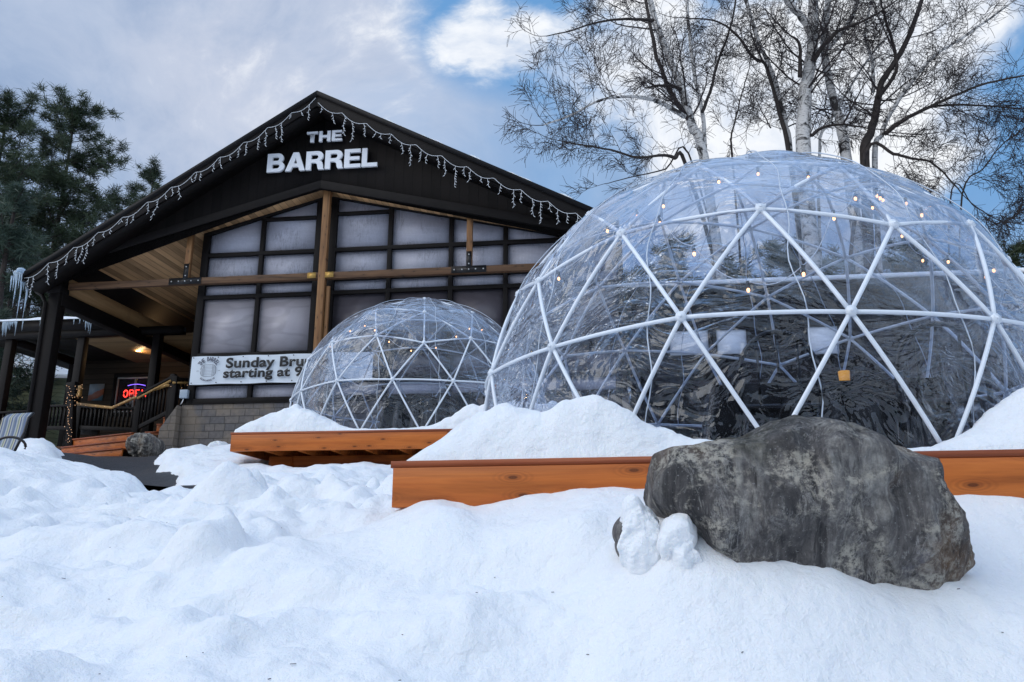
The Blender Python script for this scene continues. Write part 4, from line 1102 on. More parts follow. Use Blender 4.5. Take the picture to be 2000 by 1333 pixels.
# ------------------------------------------------------------------ steps, rails, porch clutter
def seg_rail(t, a, b_, h, post_r=.05, n=None, hand=None, mat=M['trim'], low=.12):
    """railing from a to b_ (feet points)"""
    a, b_ = Vector(a), Vector(b_); L_ = (b_-a).length; n = n or max(2, int(L_/.13))
    mb = MB(); mb.bar(a+ZV*h, b_+ZV*h, .09, .05); mb.build('top_rail', mat, t, bevel=.004)
    mb = MB(); mb.bar(a+ZV*low, b_+ZV*low, .04, .09); mb.build('bottom_rail', mat, t, bevel=.004)
    for i in range(1, n):
        p = a.lerp(b_, i/n); mb = MB(); mb.bar(p+ZV*(low+.04), p+ZV*(h-.025), .038, .038, NV); mb.build('baluster', mat, t)
    for p in (a, b_):
        mb = MB(); mb.bar(p-ZV*.3, p+ZV*(h+.06), .11, .11, NV); mb.build('newel', mat, t, bevel=.006)
    if hand:
        mb = MB(); off = NV*-.09; mb.tube([a+ZV*(h-.1)+off, b_+ZV*(h-.1)+off], .025, 8); mb.build('handrail', M['rail'], t, smooth=True)
st = thing('wooden_steps', 'three orange stained plank steps at the end of the path', 'steps', PX(195, 893, 15.6), R(-14))
D_S = 15.55
e0, e1 = PX(133, 847, D_S+.75), PX(260, 858, D_S+.1)
e1.z = e0.z-.02; dr = (e1-e0); dr.z = 0; dr.normalize(); bk = Vector((-dr.y, dr.x, 0)); Ls = (e1-e0).length
f0, f1 = PX(133, 847, D_S+.9), PX(258, 858, D_S)
dr = Vector((f1.x-f0.x, f1.y-f0.y, 0)); Ls = dr.length; dr.normalize(); bk = Vector((-dr.y, dr.x, 0)); ztop = (f0.z+f1.z)/2
for i in range(3):
    b = MB(); o = f0.copy(); o.z = ztop-.175*(i+1); o -= bk*(.10*i)
    b.box(o - bk*.0, dr*Ls, bk*.03, ZV*.145); b.build('riser', M['orange'], st, bevel=.004)
    b = MB(); b.box(o+ZV*.147-bk*.03, dr*Ls, bk*(.35+.1*i), ZV*.028); b.build('tread', M['orange_dark'], st, bevel=.004)
land = thing('porch_landing', 'low dark timber landing behind the orange steps', 'landing', f0+bk*1.2, R(-14))
b = MB(); b.box(f0+bk*.36-ZV*(f0.z-ztop+.06), dr*(Ls+.2), bk*2.0, ZV*.05); b.build('boards', M['beamwood'], land)
b = MB(); b.box(f0+bk*.40-ZV*(f0.z-ztop+.5), dr*(Ls+.15), bk*1.9, ZV*.43); b.build('skirt', M['trim'], land)
s2 = thing('stair_flight', 'short orange stair flight climbing right behind the dark rail', 'steps', PX(300, 868, 16.2), A)
for i, (u0, u1, v0, v1) in enumerate(((281, 320, 846, 867), (305, 321, 831, 843), (318, 324, 818, 829))):
    p = PX(u0, v1, 16.3+.25*i); q = PX(u1, v0, 16.3+.25*i); b = MB(); b.box(p, TV*((q-p).dot(TV)), NV*.03, ZV*(q.z-p.z)); b.build('riser', M['orange'], s2, bevel=.004)
    b = MB(); b.box(p+ZV*(q.z-p.z+.002)-NV*.02, TV*((q-p).dot(TV)), NV*.3, ZV*.03); b.build('tread', M['orange_dark'], s2)
r1_ = thing('stair_railing', 'dark baluster railing climbing beside the stair flight', 'railing', PX(262, 852, 15.9), A)
def foot(u, v, d): return PX(u, v, d)
seg_rail(r1_, foot(265, 848, 15.7), foot(330, 815, 15.4), .86, n=9, hand=True)
seg_rail(r1_, foot(330, 860, 15.39), foot(368, 858, 15.8), 1.30, n=5, hand=True)
r2_ = thing('porch_railing', 'dark railing with golden wood handrail behind the orange steps', 'railing', PX(200, 840, 18.2), A)
seg_rail(r2_, foot(150, 845, 17.2), foot(262, 850, 17.0), .62, n=14)
b = MB(); b.tube([PX(150, 789, 16.6), PX(219, 797, 16.4), PX(259, 779, 16.2), PX(326, 753, 15.3), PX(362, 755, 15.7)], .032, 8); b.build('handrail', M['rail'], r2_, smooth=True)
r3_ = thing('porch_railing', 'dark railing section between the big left post and the steps', 'railing', PX(105, 850, 17.6), A)
seg_rail(r3_, foot(78, 846, 17.6), foot(136, 846, 17.4), .66, n=8)
r4_ = thing('porch_railing', 'dark railing section behind the striped patio chair', 'railing', PX(20, 850, 17.8), A)
seg_rail(r4_, foot(-60, 856, 17.9), foot(62, 850, 17.7), .6, n=12)
# newel post wrapped in lights
nw = thing('newel_post', 'dark newel post with a small wooden bracket wrapped in warm lights', 'post', PX(140, 860, 16.4), A)
p = PX(141, 858, 16.4); b = MB(); b.bar(p-ZV*.2, PX(141, 772, 16.4), .14, .14, NV); b.bar(PX(143, 778, 16.35), PX(143, 748, 16.35), .22, .2, NV); b.build('post_body', M['trim'], nw, bevel=.008)
b = MB(); b.bar(PX(155, 773, 16.3), PX(157, 754, 16.3), .07, .07, NV); b.bar(PX(150, 772, 16.3), PX(157, 772, 16.3), .06, .06); b.build('bracket', M['rail'], nw, bevel=.006)
fl = thing('fairy_lights', 'tiny warm fairy lights wound round the porch newel post and rails', 'string lights', PX(140, 800, 16.2), A)
rg = random.Random(11); bb = MB(); wr_ = []
for i in range(60):
    u = 134+rg.gauss(0, 3.2) if i % 3 else 150+rg.uniform(-10, 14); v = 752+(i*1.9 if i % 3 else rg.uniform(0, 40))
    q = PX(u, v, 16.2+rg.uniform(-.02, .08)); bb.sphere(q, .0075, 6); wr_.append(q)
for i in range(16):
    f_ = i/15; pa = [PX(150, 785, 16.5), PX(219, 793, 16.3), PX(259, 776, 16.1), PX(326, 750, 15.25), PX(366, 754, 15.6)]; k_ = min(3, int(f_*4)); q = pa[k_].lerp(pa[k_+1], f_*4-k_)
    bb.sphere(q+ZV*rg.uniform(-.06, .02), .0065, 6)
tag(bb.build('bulb', M['minibulb'], fl), kind='stuff')
wr_.sort(key=lambda q: -q.z); b = MB(); b.tube(wr_, .003, 4); b.build('wire', M['steel'], fl)
# bin with a black bag
tc = thing('trash_bin', 'dark bin lined with a black plastic bag behind the porch rail', 'bin', PX(172, 850, 17.5), A)
c0 = PX(172, 850, 17.6); b = MB(); b.tube([c0+ZV*z_ for z_ in (0, .3, .55)], [.24, .27, .29], 20); b.build('barrel_body', M['steel'], tc, smooth=True)
b = MB(); thg = np.linspace(0, 2*math.pi, 41); BV = np.zeros((41, 12, 3))
for i, a_ in enumerate(thg):
    for j in range(12):
        f_ = j/11; r_ = (.30+.03*math.sin(a_*9)*(f_))*(1-.0*f_) if f_ < .5 else .31*(1-(f_-.5)*1.5)+.02*math.sin(a_*7)
        BV[i, j] = c0+Vector((r_*math.cos(a_), r_*math.sin(a_), .38+.32*min(f_*1.6, 1)+.02*math.sin(a_*5)))
b.grid(BV); b.build('bag', M['blackplastic'], tc, smooth=True)
# small boulder between the stairs
lump_obj('small_rock', [(258, 875), (262, 858), (280, 851), (300, 853), (313, 868), (310, 885), (265, 890)], 15.2, .35, M['rock'], 'dark rock between the orange steps and the stone base', 'rock', 3.3, amp=.04)
lump_obj('snow_chunk', [(402, 884), (412, 872), (432, 864), (445, 872), (450, 884), (430, 890)], 14.3, .25, M['snow'], 'snow capped stone at the foot of the stone base', 'snow chunk', 4.3, amp=.03, group='loose chunks of snow')

# patio chair at the left edge
pc = thing('patio_chair', 'striped blue and grey sling patio chair at the left edge', 'patio chair', atY(15, 905, 8.6), R(20))
m_, nt, out = newmat('striped_sling'); g = N(nt); x_ = g.n('ShaderNodeSeparateXYZ', {0: g.coord()}).outputs[0]
fx = g.math('FRACT', g.math('MULTIPLY', x_, 9.))
g.bsdf(out, g.ramp(fx, [(0, (.09, .13, .22)), (.2, (.32, .34, .36)), (.34, (.16, .2, .16)), (.46, (.4, .38, .28)), (.58, (.07, .1, .19)), (.72, (.3, .33, .36)), (.86, (.14, .17, .22))], 'CONSTANT'), .7)
ch0 = atY(15, 900, 8.6); bx_ = Vector((math.cos(R(20)), math.sin(R(20)), 0)); by_ = Vector((-bx_.y, bx_.x, 0))
tl, tr_, br, bl_ = atY(8, 806, 8.75), atY(56, 803, 8.55), atY(22, 888, 8.35), atY(-44, 893, 8.55)
GV = np.zeros((12, 16, 3))
for i in range(12):
    for j in range(16):
        a_, c_ = i/11, j/15; q = tl.lerp(tr_, a_).lerp(bl_.lerp(br, a_), c_); q = q+Vector((0, .05*math.sin(c_*math.pi)*1, 0))
        if c_ < .12: q = q + Vector((.0, .10*(.12-c_)/.12, -.0))
        GV[i, j] = q
b = MB(); b.grid(GV); b.grid(GV[::-1]+np.array([0, .012, 0])); b.build('sling', m_, pc, smooth=True)
for pr_ in ((tr_, br), (tl, bl_)):
    b = MB(); q = [pr_[0]+Vector((0, .09, -.01)), pr_[0].lerp(pr_[1], .15)+Vector((.01, .03, 0)), pr_[0].lerp(pr_[1], .5)+Vector((.012, .05, 0)), pr_[1]+Vector((.01, .0, -.02))]; b.tube(q, .014, 8); b.build('side_tube', M['steel'], pc, smooth=True)
b = MB(); q = [atY(20+30*math.sin(a_), 872-18*math.cos(a_), 8.3) for a_ in np.linspace(-1.2, 1.9, 12)]; b.tube(q, .014, 8); b.build('arm_rest', M['steel'], pc, smooth=True)

# shed far left
sh = thing('garden_shed', 'olive sided shed with a snow covered roof seen past the porch post', 'shed', atY(60, 900, 25), 0)
sm, nt, out = newmat('x'); bpy.data.materials.remove(sm)
def Q(u, v, Y): return atY(u, v, Y)
zr, ze, zb = Q(170, 686, 26).z, Q(20, 722, 24).z, 2.2
a0, a1 = Q(-120, 722, 24.5), Q(80, 722, 24.0)
c0 = Vector((Q(-160, 700, 25).x, 24.0, 0)); dx = Vector((1, .10, 0)).normalized(); dy = Vector((-.10, 1, 0)).normalized()
Lx_, Ly_ = (Q(135, 745, 24.8).x-c0.x), 4.2
c0.x = Q(-160, 700, 25).x
base = c0.copy()
b = MB(); p_ = lambda x, y, z: base+dx*x+dy*y+ZV*z
zE, zR = Q(100, 735, 24.5).z, Q(90, 686, 26).z
b.box(p_(0, 0, zb), dx*Lx_, dy*Ly_, ZV*(zE-zb)); b.prism([p_(Lx_-.02, 0, zE), p_(Lx_-.02, Ly_, zE), p_(Lx_-.02, Ly_/2, zR-.08)], -dx*(Lx_-.02)); b.build('wall', M['green'], sh)
b = MB()
for sgn, y0 in ((1, -.25), (-1, Ly_+.25)):
    b.prism([p_(-.2, y0, zE-.12), p_(-.2, Ly_/2, zR), p_(-.2, Ly_/2, zR+.14), p_(-.2, y0, zE+.03)], dx*(Lx_+.5))
b.build('roof_snow', M['snow'], sh, bevel=.03)

# ------------------------------------------------------------------ trees
class Tubes:
    """many thin tapered twigs gathered quickly into one mesh"""
    def __init__(s): s.mb = MB()
    def add(s, pts, r0, r1, k=3):
        s.mb.tube(pts, np.linspace(r0, r1, len(pts)), k, cap=False)
def rvec(rg): return Vector((rg.gauss(0, 1), rg.gauss(0, 1), rg.gauss(0, 1))).normalized()
def grow(tb, rg, p, d, L_, r, level, droop=.0, twig=.0034, dens=1.):
    n = 7 if level <= 1 else 5; step = L_/n; pts = [p.copy()]; dirs = []
    for i in range(n):
        d = (d + rvec(rg)*(.13+.035*level) + ZV*((.10 if level < 2 else -.03)-droop)).normalized(); p = p+d*step; pts.append(p.copy()); dirs.append(d.copy())
    tb.add(pts, r, max(twig*.7, r*.4), 5 if r > .015 else 3)
    if level >= 3: return
    kids = int({0: 9, 1: 10, 2: 5}[level]*dens*rg.uniform(.8, 1.2))
    for i in range(kids):
        f = rg.uniform(.18, 1.0); j = min(n-1, int(f*n)); q = pts[j].lerp(pts[j+1], f*n-j) if j+1 < len(pts) else pts[-1]
        dd = dirs[j]; side = dd.cross(rvec(rg)).normalized(); nd = (dd*.75+side*rg.uniform(.55, 1.0)).normalized()
        ll = L_*rg.uniform(.30, .55)*(1.15-.5*f)
        grow(tb, rg, q, nd, max(.17 if twig < .005 else .27, ll), max(twig, r*(.5-.15*f)), level+1, droop, twig, dens)
def path3(pix, Y, dY=0.):
    n = len(pix); return [atY(u, v, Y+dY*i/(n-1)) for i, (u, v) in enumerate(pix)]
def smooth_path(P_, m=4):
    out = []
    for i in range(len(P_)-1):
        p0, p1, p2, p3 = P_[max(i-1, 0)], P_[i], P_[i+1], P_[min(i+2, len(P_)-1)]
        for t in np.linspace(0, 1, m, endpoint=False):
            out.append(.5*((2*p1)+(p2-p0)*t+(2*p0-5*p1+4*p2-p3)*t*t+(3*p1-p0-3*p2+p3)*t**3))
    return out+[P_[-1]]
def birch(label, stems, seed, dens=1.):
    """stems: (pixels, Y, dY, r0, r1, bark, number of boughs); the first is the trunk and runs down to the ground"""
    KB = 1.68; YO = 7.3                                    # they stand beyond the low rear wing
    rg = random.Random(seed); root = None; tw = Tubes(); limbs = MB(); dk = MB()
    for idx, (pix, Y_, dY, r0, r1, bark, nb, blen) in enumerate(stems):
        pts = path3(pix, Y_+YO, dY*KB); r0 *= KB; r1 *= KB; blen *= KB
        if pix[0][1] > 285:                                   # rises from the ground behind the dome
            g0 = pts[0]; d = (pts[0]-pts[1]).normalized(); gz0 = float(terrain(np.array([g0.x]), np.array([g0.y]))[0])
            foot_ = Vector((g0.x+d.x*2., g0.y+d.y*.3, gz0-.1)); pts = [foot_, foot_.lerp(g0, .5)+Vector((.03, 0, 0))]+pts
        pts = smooth_path(pts, 5)
        pts = [q+Vector((rg.uniform(-1, 1), rg.uniform(-1, 1), 0))*.012 for q in pts]
        n = len(pts); rad = np.linspace(r0*1.15 if pix[0][1] > 285 else r0, r1, n)*np.array([1+rg.uniform(-.06, .06) for _ in range(n)])
        if idx == 0:
            root = thing('birch_tree', label, 'birch', (pts[0].x, pts[0].y, pts[0].z+.1), 0, 'bare birches behind the large dome')
            b = MB(); b.tube(pts, rad, 12); b.build('trunk', M['birch'] if bark else M['darkbark'], root, smooth=True)
        else: (limbs if bark else dk).tube(pts, rad, 8)
        start = 0 if pix[0][1] <= 285 else .42
        for k in range(nb):
            f = rg.uniform(start, .98); j = int(f*(n-1)); q = pts[j]; ax_ = (pts[min(j+1, n-1)]-pts[max(j-1, 0)]).normalized()
            side = ax_.cross(rvec(rg)).normalized(); side.y *= .7; nd = (ax_*.6+side*rg.uniform(.7, 1.2)).normalized()
            grow(tw, rg, q, nd, blen*rg.uniform(.6, 1.15), max(.008, min(.028, rad[j]*rg.uniform(.16, .3))), 1, .02, twig=.0056, dens=dens)
        e = pts[-1]
        if pix[-1][1] > 5: grow(tw, rg, e, (pts[-1]-pts[-4]).normalized(), blen*.8, r1*.9, 1, .02, twig=.0056, dens=dens)
    if limbs.n: limbs.build('limb', M['birch'], root, smooth=True)
    if dk.n: dk.build('dark_limb', M['darkbark'], root, smooth=True)
    tw.mb.build('twigs', M['twig'], root)
YB = 10.4
birch('leftmost leaning white birch with long bare limbs reaching left over the dome', [
    ([(1374, 306), (1352, 245), (1332, 178), (1306, 112), (1281, 46), (1262, -40)], YB, .2, .07, .042, True, 10, 1.2),
    ([(1350, 240), (1332, 215), (1306, 173), (1290, 130), (1281, 107), (1271, 51), (1255, -30)], YB+.05, .1, .042, .025, False, 7, 1.1),
    ([(1378, 306), (1372, 219), (1357, 153), (1345, 51), (1340, -30)], YB+.3, .2, .035, .022, True, 9, 1.0),
    ([(1337, 229), (1296, 204), (1262, 192), (1225, 189), (1174, 196), (1107, 229), (1060, 245)], YB-.05, -1.0, .036, .008, True, 17, .85),
    ([(1340, 322), (1318, 310), (1296, 304), (1245, 308), (1204, 296), (1140, 284), (1090, 275)], YB+.1, -.8, .032, .007, False, 16, .8),
    ([(1277, 40), (1240, 38), (1209, 38), (1158, 46), (1113, 61), (1066, 71)], YB, -.6, .026, .007, False, 14, .8),
    ([(1372, 219), (1390, 170), (1402, 120), (1425, 60), (1440, -20)], YB+.25, .4, .026, .014, False, 9, .9),
    ([(1330, 175), (1310, 168), (1280, 168), (1266, 172)], YB, -.3, .03, .012, False, 3, .4),
    ([(1345, 300), (1300, 330), (1240, 345), (1180, 360)], YB+.3, -.4, .018, .005, False, 9, .7),
], 21)
birch('slender dark stemmed birch just left of the thick central one', [
    ([(1543, 300), (1535, 250), (1528, 214), (1510, 148), (1480, 76), (1450, -20)], YB+.6, .2, .045, .028, True, 12, 1.2),
    ([(1541, 300), (1522, 220), (1500, 140), (1490, 120)], YB+.55, .1, .04, .022, False, 5, 1.0),
    ([(1490, 120), (1470, 112), (1440, 70), (1400, 42), (1340, 36)], YB+.6, -.2, .028, .009, False, 13, .9),
    ([(1430, 300), (1428, 270), (1438, 225), (1450, 180), (1462, 140)], YB+1, .2, .018, .008, False, 13, .8),
    ([(1505, 250), (1497, 235), (1478, 196)], YB+.5, .1, .012, .006, False, 3, .5),
], 22)
birch('thick straight white birch in the middle of the group', [
    ([(1569, 300), (1571, 219), (1573, 180), (1579, 143), (1587, 76), (1590, -40)], YB+.2, .1, .11, .075, True, 7, 1.2),
    ([(1588, 80), (1570, 40), (1545, 12), (1525, -15)], YB+.2, -.2, .06, .045, True, 5, 1.0),
    ([(1574, 300), (1590, 262), (1612, 248), (1650, 244), (1700, 252)], YB+.15, -.1, .04, .010, False, 10, .7),
    ([(1562, 150), (1562, 90), (1545, 70)], YB+.1, -.1, .035, .014, False, 4, .8),
    ([(1590, 120), (1608, 90), (1640, 60), (1690, 40), (1740, 10)], YB+.1, -.2, .04, .012, False, 13, 1.0),
], 23)
birch('spotted white birch leaning left, right of the thick central one', [
    ([(1653, 306), (1645, 265), (1638, 229), (1617, 148), (1610, 76), (1622, -30)], YB+.3, .2, .078, .045, True, 9, 1.2),
    ([(1600, 296), (1620, 240), (1660, 170), (1700, 110), (1745, 60)], YB+.5, .3, .025, .012, True, 11, 1.0),
    ([(1612, 100), (1640, 70), (1665, 30), (1680, -20)], YB+.3, .2, .04, .03, True, 8, 1.0),
], 24)
birch('rightmost dark barked birch spreading wide limbs to the right edge', [
    ([(1689, 311), (1700, 262), (1709, 229), (1716, 190), (1724, 158), (1760, 102), (1791, 31), (1810, -40)], YB+.1, .2, .068, .03, False, 12, 1.2),
    ([(1709, 306), (1722, 265), (1735, 229), (1775, 168), (1821, 112), (1877, 76), (1949, 25), (2010, -20)], YB+.2, -.3, .042, .012, True, 18, 1.0),
    ([(1728, 262), (1765, 235), (1816, 209), (1862, 188), (1928, 163), (2020, 145)], YB, -.6, .036, .011, False, 18, .95),
    ([(1690, 300), (1745, 301), (1780, 310), (1816, 316), (1850, 345), (1880, 380)], YB, -.5, .03, .008, False, 16, .8),
    ([(1816, 209), (1870, 205), (1940, 208), (2020, 215)], YB-.3, -.4, .02, .008, False, 15, .9),
    ([(1705, 180), (1705, 120), (1690, 70), (1700, 10)], YB+.4, .3, .03, .016, True, 10, 1.),
    ([(1716, 190), (1750, 140), (1745, 90), (1730, 40), (1720, 0)], YB+.1, .3, .03, .016, False, 10, 1.),
    ([(1880, 380), (1920, 330), (1960, 280), (2010, 250)], YB-.5, -.4, .014, .006, False, 16, .8),
    ([(1860, 370), (1900, 400), (1950, 430), (2010, 440)], YB-.5, -.2, .012, .005, False, 15, .7),
], 25, 1.05)

def pine(label, u, vtop, Y_, hgt, seed, mat, group='white pines at the edge of the wood', spread=.23, low=.12, dens=1., ncl=None, trunk_r=.2):
    rg = np.random.default_rng(seed); top = atY(u, vtop, Y_); base = Vector((top.x, Y_, top.z-hgt))
    t = thing('pine_tree', label, 'pine', base, 0, group)
    b = MB(); lean = rg.uniform(-.3, .3)
    n = 10; pts = [base+ZV*hgt*i/n+Vector((lean*(i/n)**2*0+.1*math.sin(i+seed), .08*math.cos(i*1.3), 0))*(1-i/n) for i in range(n+1)]
    b.tube(pts, np.linspace(trunk_r, .03, n+1), 8)
    br = MB(); cl = []
    nw_ = int(hgt*1.5*dens)
    for k in range(nw_):
        f = low+(1-low)*((k+rg.uniform(0, .8))/nw_); z = f*hgt
        for a0 in np.linspace(0, 2*math.pi, rg.integers(3, 6), endpoint=False):
            if rg.random() < .18: continue
            L_ = hgt*spread*(1.08-f)**.75*rg.uniform(.45, 1.2)+.25; a = a0+rg.uniform(-.5, .5)+k*.7
            d = Vector((math.cos(a), math.sin(a), rg.uniform(.05, .35)+.5*f*f)); P0 = base+ZV*z; m = 6; q = [P0]
            for i in range(m):
                q.append(q[-1]+d*(L_/m)); d = Vector((d.x+rg.uniform(-.15, .15), d.y+rg.uniform(-.15, .15), d.z+rg.uniform(-.05, .1)))
            br.tube(q, np.linspace(max(.018, .05*(1-f)), .01, m+1), 4, cap=False)
            for i in range(max(3, int(L_*6.5))):
                g_ = rg.uniform(.25, 1.05); j = min(m-1, int(g_*m)); c = q[j].lerp(q[j+1], min(1, g_*m-j))
                c = c+Vector((rg.normal()*.16*L_*.55, rg.normal()*.16*L_*.55, rg.normal()*.06+.05)); cl.append(tuple(c))
    for i in range(10): cl.append(tuple(top+Vector((rg.normal()*.2, rg.normal()*.2, -rg.random()*.8))))
    cl = np.array(cl); K_ = 52
    c = np.repeat(cl, K_, 0); m = len(c)
    d = rg.normal(size=(m, 3)); d[:, 2] = d[:, 2]*.6+.35; d /= np.linalg.norm(d, axis=1)[:, None]
    w_ = np.cross(d, rg.normal(size=(m, 3))); w_ /= np.linalg.norm(w_, axis=1)[:, None]
    ln = rg.uniform(.16, .36, (m, 1)); wd = .0125
    o = c+rg.normal(size=(m, 3))*.07
    V = np.stack([o-w_*wd, o+w_*wd, o+d*ln+w_*wd*.3, o+d*ln-w_*wd*.3], 1).reshape(-1, 3)
    Fq = np.arange(m*4).reshape(-1, 4)
    lf = MB(); lf.add(V, Fq)
    b.build('trunk', M['darkbark'], t, smooth=True); br.build('branches', M['darkbark'], t); lf.build('needles', mat, t)
    return t
pine('tallest white pine behind the left end of the gable', 148, 215, 30, 16.5, 31, M['pine'], spread=.27, dens=1.3)
pine('dark pine cut by the left edge of the view', 18, 205, 27, 15, 32, M['pine'], spread=.27, dens=1.3)
pine('small pine top just clearing the roof slope', 302, 330, 38, 15, 33, M['pine'], spread=.2)
pine('paler grey green pine in front of the left edge one', 35, 372, 22, 9.2, 34, M['pine_pale'], spread=.2, dens=1.1)
pine('dense lower pine between the tall pine and the roof', 232, 395, 33, 12, 35, M['pine'], spread=.27, dens=1.1)
pine('shorter pine filling the gap left of the tall pine', 88, 395, 31, 11, 36, M['pine_pale'], spread=.24, dens=1.)
def bare_tree(label, u, vtop, Y_, hgt, seed, group, mat='darkbark', r=.08, nb=18, bl=1.6):
    rg = random.Random(seed); top = atY(u, vtop, Y_); base = Vector((top.x+rg.uniform(-.4, .4), Y_, top.z-hgt))
    t = thing('bare_tree', label, 'bare tree', base, 0, group)
    pts = smooth_path([base, base.lerp(top, .35)+Vector((rg.uniform(-.2, .2), 0, 0)), base.lerp(top, .7)+Vector((rg.uniform(-.3, .3), 0, 0)), top], 5)
    b = MB(); b.tube(pts, np.linspace(r, .02, len(pts)), 8); b.build('trunk', M[mat], t, smooth=True)
    tw = Tubes()
    for k in range(nb):
        f = rg.uniform(.25, 1); q = pts[int(f*(len(pts)-1))]; a = rg.uniform(0, 6.283)
        grow(tw, rg, q, Vector((math.cos(a), math.sin(a), rg.uniform(.3, 1.2))).normalized(), bl*(1.3-f)*rg.uniform(.7, 1.2), .02, 1, .0, twig=.009, dens=.7)
    tw.mb.build('twigs', M[mat], t)
for i, (u, vt, Y_, h_) in enumerate([(20, 560, 24, 5.5), (75, 500, 27, 8), (122, 540, 25, 6), (205, 520, 29, 8), (250, 560, 27, 6.5), (100, 620, 30, 5.5), (215, 640, 30, 5), (45, 480, 32, 9)]):
    bare_tree(['thin bare tree behind the porch at the far left edge', 'taller bare tree behind the big left porch post', 'bare tree between the porch posts', 'bare grey tree rising behind the wing roof', 'bare tree by the roof eave under the pines', 'low bare tree seen through the porch behind the shed',
               'low bare sapling seen under the porch ceiling', 'tall bare tree among the left pines'][i], u, vt, Y_, h_, 50+i, 'bare trees behind the porch')
# evergreens behind the domes
for i, (u, vt, Y_, h_) in enumerate([(1200, 545, 17, 5.2), (1315, 500, 18.5, 6.5), (1430, 530, 16.5, 5.4), (1545, 495, 18.5, 6.5), (1660, 520, 16.5, 5.4), (1775, 490, 18.5, 6.5), (1890, 525, 16.5, 5.4), (2000, 478, 18, 6.4), (2090, 510, 17, 5.4)]):
    pine(['dark evergreen behind the left shoulder of the large dome', 'dark evergreen behind the left half of the large dome', 'dark evergreen behind the dome, left of its middle', 'dark evergreen seen straight through the large dome',
          'dark evergreen behind the dome, right of its middle', 'dark evergreen seen through the right half of the dome', 'dark evergreen low behind the right side of the dome', 'dark evergreen top showing at the right edge beside the dome', 'evergreen mostly beyond the right edge'][i],
         u, vt, Y_*1.42, h_*1.42, 70+i, M['pine'], 'evergreens behind the large dome', spread=.34, dens=1.7, low=.03)

# ------------------------------------------------------------------ inside the domes
def chair(base, ang, label, grp):
    t = thing('dining_chair', label, 'chair', base, ang, grp)
    c, s = math.cos(ang), math.sin(ang); X_ = Vector((c, s, 0)); Y__ = Vector((-s, c, 0)); o = Vector(base)
    b = MB(); q = [o+X_*.24*math.cos(a)*1. + ZV*(.62+.30*math.sin(a)) if True else 0 for a in np.linspace(0, math.pi, 15)]
    q = [o+X_*.24+ZV*.42+Y__*.2] + [p+Y__*.22 for p in q] + [o-X_*.24+ZV*.42+Y__*.2]
    b.tube(q, .016, 8); b.build('back_frame', M['blackplastic'], t, smooth=True)
    b = MB()
    for k in (-.12, 0, .12): b.tube([o+X_*k+Y__*.21+ZV*.44, o+X_*k+Y__*.22+ZV*(.90 if k == 0 else .87)], .008, 6)
    b.build('spindle', M['blackplastic'], t)
    b = MB(); b.box(o-X_*.23-Y__*.22+ZV*.43, X_*.46, Y__*.44, ZV*.035); b.build('seat', M['blackplastic'], t, bevel=.012)
    for sx_ in (-1, 1):
        for sy_ in (-1, 1):
            b = MB(); b.tube([o+X_*.2*sx_+Y__*.18*sy_+ZV*.43, o+X_*.23*sx_+Y__*.22*sy_+ZV*.0], .014, 6); b.build('leg', M['blackplastic'], t)
    return t
def table(center, rx, label, grp, ang, hgt=.72):
    t = thing('dining_table', label, 'table', center, ang, grp); o = Vector(center)
    b = MB(); c, s = math.cos(ang), math.sin(ang); X_ = Vector((c, s, 0)); Y__ = Vector((-s, c, 0))
    b.box(o-X_*rx-Y__*.36+ZV*(hgt-.03), X_*2*rx, Y__*.72, ZV*.03); b.build('table_top', M['blackplastic'], t, bevel=.008)
    per = []
    for i in range(161):
        a = 2*math.pi*i/160; ca_, sa_ = math.cos(a), math.sin(a); m = max(abs(ca_), abs(sa_)); per.append((ca_/m, sa_/m, a))
    GV = np.zeros((161, 14, 3))
    for i, (px_, py_, a) in enumerate(per):
        for j in range(14):
            f_ = j/13; fold = .035*f_*math.sin(a*23)+.02*f_*math.sin(a*41+1)
            e = 1.0+.02+.10*f_
            GV[i, j] = o+X_*px_*(rx*e+fold)+Y__*py_*(.36*e+fold)+ZV*(hgt+.004-(hgt-.06)*f_)
    b = MB(); b.grid(GV); b.build('skirt_cloth', M['blackplastic'], t, smooth=True)
    return t
def bulbs(wp, spots, label, base):
    t = thing('string_lights', label, 'string lights', base, 0, 'warm bulb strings inside the domes')
    pts = [wp(np.array((math.sin(a)*math.cos(l_), -math.cos(a)*math.cos(l_), math.sin(l_))), 1.76) for a, l_ in spots]
    wire = []
    for i in range(len(pts)-1):
        for k in range(8):
            f_ = k/8; wire.append(pts[i].lerp(pts[i+1], f_)-ZV*.05*math.sin(math.pi*f_))
    wire.append(pts[-1]); b = MB(); b.tube(wire, .003, 5); b.build('wire', M['cable'], t)
    for p in pts:
        b = MB(); b.tube([p, p-ZV*.035], .009, 8); b.build('socket', M['blackplastic'], t)
        b = MB(); b.sphere(p-ZV*.045, .0085, 8, (1, 1, 1.4)); b.build('bulb', M['bulb'], t, smooth=True)
fl1 = DC1; 
def rel(D, ax_, ay_, z=0.): return D[0]+D[1]*ax_+D[2]*ay_+ZV*z
table(rel(DK1, 2.35, 2.55, .01), .75, 'long table with a black plastic skirt inside the large dome', 'tables inside the domes', R(-9.9))
for i, (x_, y_, a_) in enumerate([(1.85, 3.25, 0), (2.75, 3.3, 8), (1.95, 1.75, 180), (2.9, 1.72, 172), (1.15, 2.6, 90)]):
    chair(rel(DK1, x_, y_, .01), R(-9.9+a_), ['round backed black chair on the far left side of the large dome table', 'round backed black chair on the far right side of the large dome table', 'round backed black chair on the near left side of the large dome table',
          'round backed black chair on the near right side of the large dome table', 'round backed black chair at the left end of the large dome table'][i], 'chairs inside the large dome')
table(rel(DK2, 1.95, 2.2, .01), .62, 'table with a gathered black plastic skirt inside the small dome', 'tables inside the domes', R(-6.6))
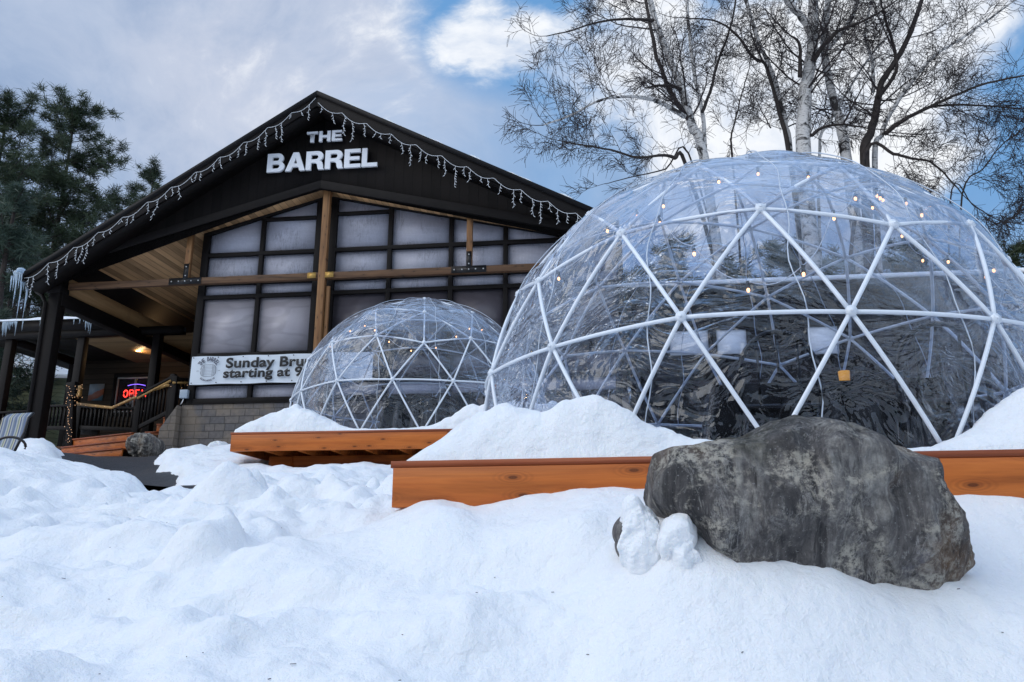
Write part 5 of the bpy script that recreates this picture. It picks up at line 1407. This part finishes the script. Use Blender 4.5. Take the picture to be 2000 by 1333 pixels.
for i, (x_, y_, a_) in enumerate([(1.6, 2.85, 0), (2.3, 2.85, 0), (2.85, 2.2, -90)]):
    chair(rel(DK2, x_, y_, .01), R(-6.6+a_), ['round backed black chair on the far left side of the small dome table', 'round backed black chair on the far right side of the small dome table', 'round backed black chair at the right end of the small dome table'][i], 'chairs inside the small dome')
cu_ = thing('amber_cup', 'amber cup standing on the black table in the large dome', 'cup', rel(DK1, 2.55, 2.45, .735)); p = Vector(cu_.location)
b = MB(); b.tube([p, p+ZV*.05, p+ZV*.12], [.03, .036, .04], 16); b.build('cup_body', mat_emit('amber', (1, .45, .05), .25, (.7, .3, .03)), cu_, smooth=True)  # weak emission added to the cup, which holds no lamp
for D_, cc, lab in ((DK1, DC1, 'dark round rug on the floor of the large dome'), (DK2, DC2, 'dark round rug on the floor of the small dome')):
    b = MB(); b.tube([cc+Vector((0, 0, D_[0].z-cc.z+.003)), cc+Vector((0, 0, D_[0].z-cc.z+.012))], 1.7, 48)
    tag(b.build('floor_rug', mat_flat('dark_rug', (.02, .02, .024), .9, .3), origin=tuple(cc)), lab, 'rug', 'rugs inside the domes')
rg = random.Random(3)
sp1 = [(-1.25+.16*i, R(30+13*math.sin(i*.9)+4*rg.random())) for i in range(17)]+[(1.2-.25*i, R(52+8*math.sin(i*1.3))) for i in range(9)]
bulbs(wp1, sp1, 'string of warm bulbs draped along the inside of the large dome', DC1+ZV*1.2)
sp2 = [(-1.1+.2*i, R(36+10*math.sin(i*.9))) for i in range(11)]
bulbs(wp2, sp2, 'string of warm bulbs draped along the inside of the small dome', DC2+ZV*1.2)

# bark flakes, seeds and needles scattered on the snow
rg = np.random.default_rng(12); n = 90
v_ = rg.uniform(1000, 1330, n); u_ = rg.uniform(-50, 2050, n); yy = 2.3+rg.random(n)**1.6*4.5; xx = (u_-1000)/F_PX*yy*1.02
zz_ = terrain(xx, yy); b = MB()
for x, y, z in zip(xx, yy, zz_):
    a = rg.uniform(0, 6.28); l_ = rg.uniform(.0015, .005); d = Vector((math.cos(a), math.sin(a), rg.uniform(-.2, .2)))
    if rg.random() < .06: l_ *= 4
    b.bar(Vector((x, y, z+.004))-d*l_, Vector((x, y, z+.004))+d*l_, .0022, .0018)
tag(b.build('debris', M['twig'], origin=(0, 3, -.1)), 'tiny dark seeds and bark flakes scattered over the snow', 'debris', kind='stuff')
